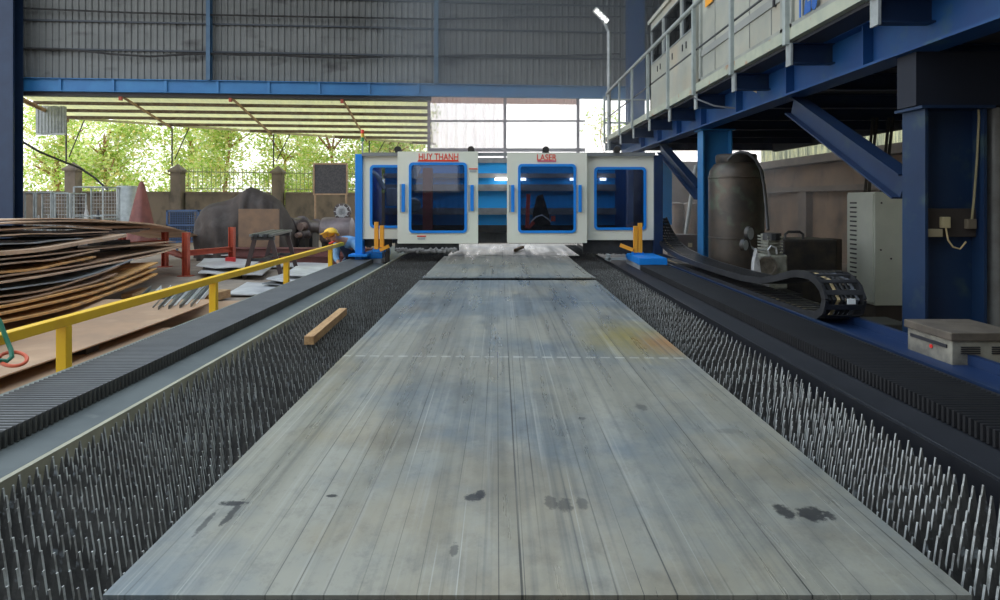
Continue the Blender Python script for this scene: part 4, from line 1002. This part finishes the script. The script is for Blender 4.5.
# flat sheets on the ground by the handrail
def gsheet(pts, z, th, mm, lb, group=None):
    ps = [G(px, py, z) for px, py in pts]
    m_ = MB().prism([p-V((0,0,th)) for p in ps], (0,0,th)); o = m_.build('ground_sheet', mm); return tag(o, lb, 'steel sheet', group)
o = MB().slab(lambda u, v: V((-3.86-2.6*u-.02*v, 3.2+5.9*v, .285+.01*math.sin(v*7))), 4, 12, .012).build('ground_sheet', g_tan); tag(o, 'wide rusty tan sheet raised off the ground behind the near handrail posts', 'steel sheet')
o = MB().slab(lambda u, v: V((-3.3-1.1*u, 5.05+2.6*v, .17+.02*u)), 2, 6, .02).build('ground_sheet', g_tan); tag(o, 'narrow rusty sheet lying lower beside the cover, past the first handrail post', 'steel sheet')
o = MB().slab(lambda u, v: V((-2.95-.8*u, 4.5+1.7*v, .09)), 2, 6, .02).build('ground_sheet', rust); tag(o, 'small brown sheet low on the ground close behind the second handrail post', 'steel sheet')
o = MB().slab(lambda u, v: V((-3.0-3.4*u, 7.8+3.2*v-.8*u, .03)), 2, 6, .02).build('ground_sheet', g_tan); tag(o, 'big tan sheet on the ground under the bundle of metal channels', 'steel sheet')
for (x, y, lb) in ((-4.6,3.9,'dark timber sleeper holding up the wide tan sheet, at its near end'),(-4.6,6.4,'dark timber sleeper under the middle of the wide tan sheet')):
    tag(MB().box(x-.7, x+.65, y-.1, y+.1, 0, .262).build('timber_sleeper', mat('bearer_dark', (.035,.028,.024), .8)), lb, 'sleeper')
tag(MB().box(-2.85,-2.62, 2.3, 4.7, 0, .22).build('ground_beam', mat('olive_beam', (.20,.19,.11), .7, 0, (.13,.12,.08), 4)), 'olive painted beam on the ground beneath the near handrail', 'beam')

# channels on timber blocks
for (a, b2, lb) in ((G(127,302,.03), G(146,295,.03), 'timber block under the pair of loose channels'), (G(203,303,.03), G(226,297,.03), 'timber block at the handrail side of the channel bundle')):
    m_ = MB().bar(a+V((0,0,.065)), b2+V((0,0,.065)), .17, .13); tag(m_.build('timber_block', wood, bevel=.004), lb, 'timber block')
chm = mat('channel_steel', (.19,.20,.19), .4, .4, (.12,.125,.12), 5)
def channel(p0, p1, z, w_, mm, lb, grp):
    a, b2 = G(*p0, z), G(*p1, z); d, ax, up = MB().axes(a, b2, (0,0,1)); m_ = MB()
    m_.bar(a, b2, w_, .01); 
    for s in (-1, 1): m_.bar(a+ax*s*(w_/2-.005)+V((0,0,.03)), b2+ax*s*(w_/2-.005)+V((0,0,.03)), .01, .06)
    tag(m_.build('metal_channel', mm), lb, 'metal channel', grp)
loose = [((135,309),(156,289),chm,'dark loose channel next to the timber block, left out of the bundle'),((146,309.5),(166,289),silver,'shiny loose channel beside the dark one, left out of the bundle')]
for p0, p1, mm, lb in loose: channel(p0, p1, .22, .15, mm, lb, 'loose channels')
bl = ['dark channel on the outer edge of the bundle, next to the shiny loose one','channel second from the outer edge of the bundle','bright channel in the outer half of the bundle','dark channel at the middle of the bundle','bright channel right of the middle of the bundle','dark channel of the bundle next to the handrail post','channel of the bundle that almost touches the timber block by the handrail post']
for k in range(7):
    channel((158+k*5.6, 311-.5*k), (177+k*6.0, 289-.9*k), .24+.03*(k % 2), .125, silver if k in (2,4,6) else chm, bl[k], 'bundle of metal channels')

# red rack with posts
rk = thing('sheet_rack', 'red oxide steel rack standing at the far end of the rusty sheet pile', 'rack', (-6.85, 14.4, 0))
def rp(px, Y, z1, w_=.13): 
    X = (px-500)/F*Y; MB().ibeam((X, Y, 0), (X, Y, z1), .12, w_, .012, up=(1,0,0)).build('post', red_ox, rk); return V((X, Y, 0))
a = rp(186, 14.4, .95); b2 = rp(232, 15.6, 1.02); c = rp(165, 16.4, .95); d = rp(122, 15.2, .8)
for p, q, z in ((a, b2, .50), (c, a, .42), (d, c, .62)):
    MB().ibeam(p+V((0,0,z)), q+V((0,0,z)), .12, .09, .01).build('beam', red_ox, rk)
for p in (a, b2, c, d): MB().box(p.x-.14, p.x+.14, p.y-.12, p.y+.12, 0, .015).build('base_plate', red_ox, rk)
MB().box(b2.x-.10, b2.x+.12, b2.y-.16, b2.y-.06, .12, .32).build('clamp', mat('clamp_red', (.55,.03,.03), .45), rk, bevel=.01)

# trestle
tb_ = thing('work_trestle', 'black steel trestle carrying a bundle of bars in front of the brown board', 'trestle', (-5.0, 14.4, 0))
A = [P(262, 238, 14.1), P(284, 234, 15.6)]
A = [P(263, 238, 13.9), P(280, 233.5, 15.3)]
for k, c0 in enumerate(A):
    MB().bar(c0+V((-.24,0,0)), c0+V((.24,0,0)), .09, .09).build('cross_head', dark, tb_)
    for s in (-1, 1):
        MB().bar(c0+V((s*.17,0,0)), V((c0.x+s*.38, c0.y+s*.05, 0)), .085, .085).build('leg', mat('leg_black', (.07,.045,.04), .5), tb_)
    MB().bar(V((c0.x-.28, c0.y, .40)), V((c0.x+.28, c0.y, .40)), .06, .06).build('tie_bar', dark, tb_)
MB().bar(V((A[0].x, A[0].y, .42)), V((A[1].x, A[1].y, .42)), .04, .04).build('tie_bar', dark, tb_)
for k in range(5):
    o_ = V((-.2+.1*k, -.15, .06)); m_ = MB().bar(A[0]+o_, A[1]+V((-.2+.1*k, .15, .06)), .07, .05).build('steel_bar', dark if k % 2 else chm)
    tag(m_, 'short dark steel bar lying side by side with others on the black trestle', 'steel bar', 'bars on the trestle')
tag(MB().box(-6.77,-5.72, 17.08, 17.13, .435, 1.43).build('brown_board', plywood), 'square brown board standing upright before the tarpaulin-covered machine', 'board')
# red brown beams on the floor, the board stands on them
zz = .0
for k in range(5):
    z0 = .02+.21*(k//2) if k < 4 else .02
    yy = 16.85+.27*(k % 2) if k < 4 else 17.4
    m_ = MB().ibeam((-6.95+.02*k if k < 4 else -4.9, yy+.35*(k//2)*0, z0+.1), (-3.1+.15*k, yy, z0+.1), .2, .16, .015)
    tag(m_.build('steel_beam', mat('beam_red_brown', (.20,.07,.06), .55, 0, (.12,.05,.045), 3)),
        ['red-brown beam on the floor at the front of the stack beyond the worker','red-brown beam on the floor behind the front one, in the stack beyond the worker','red-brown beam on top of the front of the stack beyond the worker','red-brown beam on top at the back of the stack, at the foot of the brown board','red-brown beam lying alone between the stack and the dark pumps'][k], 'steel beam')
# pale sheet piles
pl = [((226,294),(292,294.5),(306,282),(247,282),.06,'flat pale sheet on bare ground by the third handrail post'),
      ((262,284),(330,286),(352,277),(300,274),.10,'dark rimmed grey sheet, lowest of the pale offcuts near the worker'),
      ((266,279),(322,282),(345,273),(290,270),.19,'crumpled pale sheet in the middle of the offcuts near the worker'),
      ((283,274),(330,277),(338,266),(296,266),.27,'topmost pale sheet of the offcuts near the worker'),
      ((198,273),(262,275),(272,266),(208,265),.12,'dull white sheet on the ground behind the red rack post'),
      ((196,266),(250,268),(262,259),(204,258),.22,'white sheet lying on the dull one behind the red rack post'),
      ((252,266),(330,267),(330,262.8),(256,262.8),.08,'bright white sheet on the floor before the red-brown beams'),
      ((205,254),(240,255),(248,249),(212,248.5),.20,'far white sheet just beyond the red rack')]
for k, (a, b2, c, d, z, lb) in enumerate(pl):
    q = [G(*p, z) for p in (a, b2, c, d)]
    m_ = MB().slab(lambda u, v, q=q, k=k, z=z: q[0].lerp(q[1], u).lerp(q[3].lerp(q[2], u), v)+V((0,0,.018*math.sin(u*8+k)*math.sin(v*4+k))), 14, 6, .02)
    tag(m_.build('pale_sheet', sheet_pale if k != 1 else sheet_gr), lb, 'steel sheet')
    if z > .1:
        cc_ = (q[0]+q[1]+q[2]+q[3])/4; w2 = (q[1]-q[0]).length*.36
        if k in (4, 5, 7): tag(MB().box(cc_.x-w2, cc_.x+w2, cc_.y-.15, cc_.y+.15, 0, z-.045).build('timber_batten', MATS['bearer_dark']), 'dark batten under the '+lb[:lb.index(' sheet')]+' sheet by the red rack', 'batten')

# covered machine
tp = mat('tarpaulin', (.056,.040,.033), .75, 0, (.038,.028,.024), 2, bump=.4, bscale=9, col3=(.075,.062,.055), scale3=3)
Yt = 18.6
sil = [(192,262),(195,240),(198,219),(204,209),(212,203.5),(224,201),(236,197),(244,191.5),(251,187),(257,189.5),(264,192.5),(271,194.5),(277,199),(281,207),(283,220),(285,238),(288,262)]
def tarp(u, v):
    t_ = u*(len(sil)-1); i = min(int(t_), len(sil)-2); fr = t_-i
    px = sil[i][0]*(1-fr)+sil[i+1][0]*fr; py = sil[i][1]*(1-fr)+sil[i+1][1]*fr
    top = P(px, py, Yt); hz = max(top.z, .02); a = v*math.pi
    dep = .75*min(1, hz/1.6)
    y = Yt - dep*math.cos(a)*(1.0 if abs(math.cos(a)) < .9 else 1.08); z = hz*(math.sin(a)**.45 if 0 < v < 1 else 0)
    p = V((top.x*(.97+.03*math.sin(a)) , y, z)); fold = .10*math.sin(u*34+math.sin(v*5)*1.5)+.05*math.sin(u*71+2)
    p.y += fold*(1-math.sin(a)*.7); p.x += .04*math.sin(z*5+u*20)*(1-math.sin(a)*.6)
    return V((p.x, p.y, max(p.z, .01)))
m_ = MB().grid(tarp, 90, 26); tag(m_.build('covered_machine', tp, smooth=True, angle=60), 'large machine shrouded in a dark brown tarpaulin behind the brown board', 'covered machine')

# cages, drum, draped cone, crate at the back left
def cage(px0, px1, py0, Y, dep, z0, label):
    x0, x1 = EX(px0, Y), EX(px1, Y); z1 = EZ(py0, Y); t = thing('wire_cage', label, 'cage', ((x0+x1)/2, Y+dep/2, z0), 'wire cages by the yard wall')
    f = MB(); r_ = .03
    for x in (x0, x1):
        for y in (Y, Y+dep): f.cyl((x, y, z0), (x, y, z1), r_, n=8)
        for z in (z0+.05, (z0+z1)/2, z1): f.cyl((x, Y, z), (x, Y+dep, z), r_*.8, n=6)
    for y in (Y, Y+dep):
        for z in (z0+.05, (z0+z1)/2+.1, z1): f.cyl((x0, y, z), (x1, y, z), r_*.8, n=6)
    f.build('tube_frame', galv, t)
    q = MB(); x = x0+.08
    while x < x1: q.cyl((x, Y+dep, z0), (x, Y+dep, z1), .008, n=4); x += .10
    z = z0+.1
    while z < z1: q.cyl((x0, Y+dep, z), (x1, Y+dep, z), .008, n=4); z += .12
    q.build('wire_mesh', MATS['dull_silver'], t)
    return x0, x1, z0, z1
rr = random.Random(9)
def cargo(x0, x1, Y, z0, z1, n, where):
    names = [('gas_bottle','pale upright bottle'),('grey_canister','silver canister'),('dark_valve','dark valve body')]
    for k in range(n):
        x = x0+(x1-x0)*(k+.5)/n; h_ = (z1-z0)*rr.uniform(.6,.85); r_ = (x1-x0)/n*.36
        nm, lb = names[k % 3]; mm = [sheet_pale, galv, dark][k % 3]
        m_ = MB(); m_.rev((x, Y, z0), [(r_*.8,0),(r_,.03),(r_,h_*.75),(r_*.8,h_*.85),(r_*.35,h_*.92),(r_*.35,h_),(.01,h_+.01)], 14)
        tag(m_.build(nm, mm, smooth=True), lb+' standing in '+where+[' by its near post',' at its middle',' by its far post',' at its back corner'][k % 4], 'canister')
x0,x1,z0,z1 = cage(25, 34, 193, 20.9, .8, 0, 'narrow wire cage touching the navy column'); cargo(x0+.05,x1-.03,21.3,.02,1.6,1,'the narrow cage')
x0,x1,z0,z1 = cage(36, 51, 192.5, 20.9, .8, 0, 'wire cage holding pale bottles, between the narrow cage and the pier'); cargo(x0+.05,x1-.05,21.3,.02,1.7,3,'the cage of pale bottles')
x0,x1,z0,z1 = cage(55, 70, 193.5, 20.9, .8, 0, 'wire cage in front of the first pier'); cargo(x0+.05,x1-.05,21.3,.02,1.7,2,'the cage before the first pier')
x0,x1,z0,z1 = cage(74, 103, 187, 21.2, .9, 0, 'tall wire cage with bright tubes beside the first pier'); cargo(x0+.05,x1-.3,21.6,.02,1.8,3,'the tall cage')
m_ = MB(); X = EX(127, 22.4); m_.rev((X, 22.4, 0), [(.30,0),(.32,.02),(.32,.9),(.33,.92),(.32,.94),(.32,2.10),(.29,2.14),(.05,2.15)], 26); tag(m_.build('grey_cylinder', galv, smooth=True), 'tall pale grey cylinder behind the red draped cone', 'cylinder')
def cone(u, v):
    a = u*2*math.pi; z = 2.25*v; r_ = (.44*(1-v)**.8+.05)*(1+.16*math.sin(5*a+1)*(1-v))
    return V((EX(141.5, 21)+r_*math.cos(a)+.12*(1-v)*0, 21+r_*math.sin(a), z))
m_ = MB().grid(cone, 48, 18); tag(m_.build('draped_cone', mat('drape_red', (.22,.07,.055), .6, 0, (.14,.045,.04), 2.5), smooth=True), 'red-brown cloth draped into a tall cone between the grey cylinder and mesh crate', 'draped cone')
t = thing('mesh_crate', 'navy mesh crate beside the tarpaulin-covered machine', 'crate', (EX(181,19.6), 19.9, .0))
xa, xb = EX(166,19.6), EX(199,19.6); f = MB()
for x in (xa, xb-.05): 
    for y in (19.6, 20.2): f.box(x, x+.05, y, y+.05, 0, EZ(210,19.6))
for z in (.4, EZ(210,19.6)-.05, EZ(226,19.6)): f.box(xa, xb, 19.6, 19.65, z, z+.05); f.box(xa, xb, 20.2, 20.25, z, z+.05)
f.build('frame', mat('crate_blue', (.03,.07,.16), .5), t)
q = MB(); x = xa+.05
while x < xb-.05: q.bar((x, 19.63, .45), (x+.0, 19.63, 1.36), .012, .012); x += .07
z = .5
while z < 1.36: q.box(xa+.05, xb-.05, 19.62, 19.635, z, z+.012); z += .07
q.build('mesh_panel', MATS['crate_blue'], t); MB().box(xa+.06, xb-.4, 19.7, 20.15, .4, 1.3).build('filled_bin', mat('bin_navy', (.02,.035,.07), .6), t)

# dark mesh board on legs
t = thing('notice_board', 'dark square mesh board framed in rusty steel above the yard wall', 'board', (EX(330,22.6), 22.6, 0))
Y = 22.6; f = MB()
f.ring([(EX(313,Y),EZ(195,Y)),(EX(347.5,Y),EZ(195,Y)),(EX(347.5,Y),EZ(163,Y)),(EX(313,Y),EZ(163,Y))],[(EX(314.5,Y),EZ(193.5,Y)),(EX(346,Y),EZ(193.5,Y)),(EX(346,Y),EZ(164.5,Y)),(EX(314.5,Y),EZ(164.5,Y))], Y, Y+.05)
f.build('frame', raf, t); MB().box(EX(314,Y), EX(346.5,Y), Y+.02, Y+.04, EZ(194,Y), EZ(164,Y)).build('mesh_infill', mat('mesh_dark', (.05,.045,.05), .7, 0, (.09,.085,.08), 20), t)
for px in (315, 346): MB().cyl((EX(px,Y), Y+.03, 0), (EX(px,Y), Y+.03, EZ(194,Y)), .035, n=8).build('leg', raf, t)
# pumps and drums below it
mb_ = mat('machine_brown', (.13,.10,.095), .5, .2, (.07,.055,.055), 5)
def flanged(px, py, rpx, Y, L_, label, nm='pump_casing'):
    c = P(px, py, Y); r_ = rpx*Y/F; t = thing(nm, label, 'pump', (c.x, c.y, 0))
    M_ = Matrix.Rotation(math.radians(-18), 3, 'Z')
    MB().rev(c, [(r_*.5,-L_/2),(r_,-L_/2),(r_,-L_/2+.06),(r_*.8,-L_/2+.08),(r_*.8,L_/2-.08),(r_,L_/2-.06),(r_,L_/2),(r_*.5,L_/2)], 26, axis='Y', M=M_).build('body', mb_, t, smooth=True)
    MB().rev(c+M_ @ V((r_*.15,-L_/2-.06,r_*.1)), [(r_*.50,-.14),(r_*.55,.0),(r_*.55,.10),(.03,.10)][::1], 20, axis='Y', M=M_).build('port_flange', mat('port_tan', (.30,.20,.16), .5, 0, (.2,.13,.11), 6), t, smooth=True)
    MB().box(c.x-r_*.7, c.x+r_*.7, c.y-L_/2, c.y+L_/2, 0, c.z-r_*.7).build('stand', grime, t)
flanged(295, 226, 10, 20.2, .8, 'big dark round pump casing nearest the tarpaulin-covered machine')
flanged(310, 227, 8, 20.3, .7, 'smaller dark pump casing between the big one and the brown drum')
flanged(304, 235, 4.5, 19.4, .4, 'smallest pump casing with a tan port, low in front of the other two')
t = thing('horizontal_drum', 'brown horizontal drum beyond the worker, under the round fan', 'drum', (EX(338,20), 20, 0))
MB().rev((EX(321,20), 20, EZ(231,20)), [(.25,0),(.40,.06),(.42,.14),(.42,.86),(.40,.94),(.25,1.0)], 28, axis='X').build('shell', mat('drum_mauve', (.24,.19,.19), .45, .2, (.15,.12,.12), 3), t, smooth=True)
for x in (EX(326,20), EX(346,20)): MB().box(x-.05, x+.05, 19.7, 20.3, 0, EZ(231,20)-.33).build('cradle', grime, t)
t = thing('round_fan', 'round caged fan standing on the brown horizontal drum', 'fan', (EX(342,20), 20, EZ(231,20)+.41))
c = P(342.5, 211.5, 20)
MB().rev(c, [(.24,-.10),(.25,-.10),(.25,.10),(.24,.10)], 26, axis='Y').build('shroud', mb_, t)
f = MB()
for k in range(10): a = k*math.pi/5; f.bar(c+V((0,-.1,0)), c+V((.24*math.cos(a), -.1, .24*math.sin(a))), .02, .02)
for r_ in (.09,.17): f.rev(c+V((0,-.1,0)), [(r_-.008,-.008),(r_+.008,-.008),(r_+.008,.008),(r_-.008,.008)], 20, axis='Y')
f.build('guard_grille', MATS['dull_silver'], t)
f = MB()
for k in range(5): a = k*2*math.pi/5; f.prism([c+V((.03*math.cos(a),0,.03*math.sin(a))), c+V((.2*math.cos(a-.3),.03,.2*math.sin(a-.3))), c+V((.2*math.cos(a+.3),-.03,.2*math.sin(a+.3)))], (0,.01,0))
f.build('fan_blades', dark, t)
MB().cyl((c.x, c.y+.02, EZ(231,20)+.40), (c.x, c.y+.02, c.z-.23), .03, n=8).build('stem', grime, t)

# hose on the handrail
h_ = MB(); h_.tube([P(-12,305,3.3), P(0,322,3.3), P(6,338,3.3), P(11,350,3.28), P(12,357,3.26), P(7,361,3.24), P(-5,360,3.2)], .011, 8)
tag(h_.build('green_hose', mat('hose_green', (.03,.20,.12), .45), smooth=True), 'dark green hose hanging by the near end of the yellow handrail', 'hose')
h_ = MB(); h_.tube([P(13+14*math.cos(a), 359+7*math.sin(a), 3.25-.05*math.sin(a)) for a in [k*math.pi/12 for k in range(-11, 12)]]+[P(-8,356,3.25)], .009, 8)
tag(h_.build('orange_hose', mat('hose_orange', (.70,.12,.05), .45), smooth=True), 'orange-red hose looped beside the green hose at the handrail', 'hose')
# hanging cables
h_ = MB(); h_.tube([P(23,142,20.2), P(40,152,20.8), P(62,161,21.4), P(80,168,22), P(95,178,22.6), P(108,190,23)], .035, 6); tag(h_.build('sagging_cable', black), 'thick black cable sagging from the navy column down to the yard wall', 'cable')
def wallc(lst, r_, lb):
    q = MB(); pts = []
    for px, py in lst:
        rr_ = (px-500)/F; x = rr_*22
        for _ in range(10): x = rr_*(WY(x)-.2)
        yy = WY(x)-.2; pts.append(V((x, yy, CZ-(py-200)*yy/F)))
    sm = []
    for i in range(len(pts)-1):
        for k in range(4): sm.append(pts[i].lerp(pts[i+1], k/4))
    sm.append(pts[-1]); q.tube(sm, r_, 6); tag(q.build('wall_cable', black, smooth=True), lb, 'cable')
wallc([(22,48),(60,49),(85,51),(110,54),(150,56.5),(185,54.5),(210,53.5),(240,55),(275,55),(310,57),(350,58),(400,56),(437,56),(500,55),(560,56),(620,54)], .035, 'long black cable drooping across the lower wall sheeting')
wallc([(22,8),(110,12),(215,15),(320,17),(437,19),(530,17),(620,17)], .03, 'black cable running across the upper wall sheeting')

# ================================================================ the worker bending over the machine
def skin(name, verts, edges, radii, material, parent, root=0, sub=2, flat=None):
    me = bpy.data.meshes.new(name); loc = V(parent.matrix_basis.translation)
    me.from_pydata([tuple(V(v)-loc) for v in verts], edges, []); me.materials.append(material)
    o = bpy.data.objects.new(name, me); COL.objects.link(o); o.parent = parent
    sk = o.modifiers.new('skin', 'SKIN'); sk.use_smooth_shade = True
    for i, r_ in enumerate(radii):
        sv = me.skin_vertices[0].data[i]; sv.radius = r_ if isinstance(r_, tuple) else (r_, r_); sv.use_root = (i == root)
    ss = o.modifiers.new('sub', 'SUBSURF'); ss.levels = ss.render_levels = sub
    return o
W = thing('person', 'worker in navy overalls and a yellow helmet, bending over beside the enclosure', 'person', (-2.62, 10.9, 0))
pel, sp1, ch, nk = V((-2.50,11.0,.70)), V((-2.53,10.9,.83)), V((-2.60,10.72,.97)), V((-2.67,10.60,1.03))
hd0, hd1 = V((-2.71,10.52,1.05)), V((-2.75,10.44,1.08))
shl, shr = V((-2.74,10.78,.95)), V((-2.44,10.68,.97))
ell, elr = V((-2.72,10.60,.74)), V((-2.33,10.52,.86))
wrl, wrr = V((-2.62,10.42,.66)), V((-2.30,10.42,.82))
hil, hir = V((-2.60,11.02,.66)), V((-2.42,10.98,.66))
knl, knr = V((-2.68,10.66,.48)), V((-2.42,10.64,.48))
anl, anr = V((-2.68,10.92,.09)), V((-2.44,10.92,.09))
tol, tor = V((-2.69,10.72,.045)), V((-2.43,10.72,.045))
skin_m = mat('skin', (.42,.22,.14), .5)
vs = [pel, sp1, ch, nk, hd0, hd1, shl, ell, wrl, shr, elr, wrr, hil, knl, anl, tol, hir, knr, anr, tor]
ed = [(0,1),(1,2),(2,3),(3,4),(4,5),(2,6),(6,7),(7,8),(2,9),(9,10),(10,11),(0,12),(12,13),(13,14),(14,15),(0,16),(16,17),(17,18),(18,19)]
ra = [.12,.115,.12,.05,.075,.085,.06,.042,.028,.06,.042,.028,.08,.055,.038,.035,.08,.055,.038,.035]
# hands: palm and five fingers
for wi, wr, el in ((8, wrl, ell), (11, wrr, elr)):
    d = (wr-el).normalized(); sd_ = d.cross(V((0,0,1))).normalized()
    pm_ = wr+d*.06; vs.append(pm_); ed.append((wi, len(vs)-1)); ra.append((.034,.018)); pi_ = len(vs)-1
    for k, (o_, L_) in enumerate(((-.028,.06),(-.010,.072),(.010,.068),(.027,.052))):
        a_ = pm_+d*.035+sd_*o_; b_2 = a_+d*L_*.55+V((0,0,-.012)); c_2 = b_2+d*L_*.35+V((0,0,-.03))
        n0 = len(vs); vs += [a_, b_2, c_2]; ed += [(pi_, n0), (n0, n0+1), (n0+1, n0+2)]; ra += [.0095,.0088,.0075]
    n0 = len(vs); vs += [pm_-sd_*.032-d*.01, pm_-sd_*.055+d*.03]; ed += [(pi_, n0), (n0, n0+1)]; ra += [.011,.009]
body = skin('body', vs, ed, ra, skin_m, W)
# face
fd = (hd1-nk).normalized(); up = V((-.2,.5,1)).normalized(); up = (up-fd*up.dot(fd)).normalized(); rt = fd.cross(up)
f = MB(); f.add([hd1+fd*.075-up*.0+rt*.012, hd1+fd*.075-rt*.012, hd1+fd*.07+up*.035, hd1+fd*.10-up*.005], [(0,1,2),(0,1,3),(1,2,3),(0,2,3)])
f.build('nose', skin_m, body)
for s in (-1, 1):
    f = MB(); f.rev(hd1+fd*.072+up*.03+rt*s*.03, [(.003,-.008),(.010,-.004),(.010,.004),(.003,.008)], 8); f.build('eye', letter_black, body)
    f = MB(); f.rev(hd1+rt*s*.083, [(.008,-.03),(.02,-.015),(.022,.01),(.008,.03)], 8); f.build('ear', skin_m, body)
f = MB(); f.bar(hd1+fd*.078-up*.035-rt*.02, hd1+fd*.078-up*.035+rt*.02, .006, .006); f.build('mouth', mat('lip', (.30,.10,.08), .5), body)
navy = mat('overall_navy', (.018,.035,.085), .75, 0, (.03,.05,.11), 9); lightb = mat('shirt_light_blue', (.18,.34,.52), .75, 0, (.12,.26,.42), 8)
cv = [pel, sp1, ch, nk.lerp(ch,.35), hil, knl, anl+V((0,0,.03)), hir, knr, anr+V((0,0,.03))]
skin('overalls', cv, [(0,1),(1,2),(2,3),(0,4),(4,5),(5,6),(0,7),(7,8),(8,9)], [.145,.14,.145,.08,.10,.075,.06,.10,.075,.06], navy, W)
cv = [ch+V((0,.0,.025)), shl, ell, wrl.lerp(ell,.25), shr, elr, wrr.lerp(elr,.25)]
skin('shirt_sleeves', cv, [(0,1),(1,2),(2,3),(0,4),(4,5),(5,6)], [.125,.082,.058,.042,.082,.058,.042], lightb, W)
for a_, b_2 in ((anl, tol), (anr, tor)):
    f = MB(); f.bar(a_+V((0,.05,-.035)), b_2+V((0,-.07,0)), .10, .085); f.build('boot', black, W, bevel=.02)
hm = MB(); Rm = Matrix((rt, fd, up)).transposed()
hm.rev(hd1+up*.02, [(.130,-.005),(.132,.008),(.114,.012),(.115,.04),(.10,.08),(.065,.108),(.01,.118)], 26, M=Rm); hm.bar(hd1+up*.02+fd*.10, hd1+up*.02+fd*.19, .14, .01, up=tuple(up))
hm.build('helmet', mat('helmet_yellow', (.85,.48,.02), .35), W, smooth=True)
f = MB(); f.bar(hd1-up*.10-rt*.05+fd*.0, hd1-up*.10+rt*.05, .05, .03); f.build('red_scarf', letter_red, W, bevel=.01)

W.location.x += .08
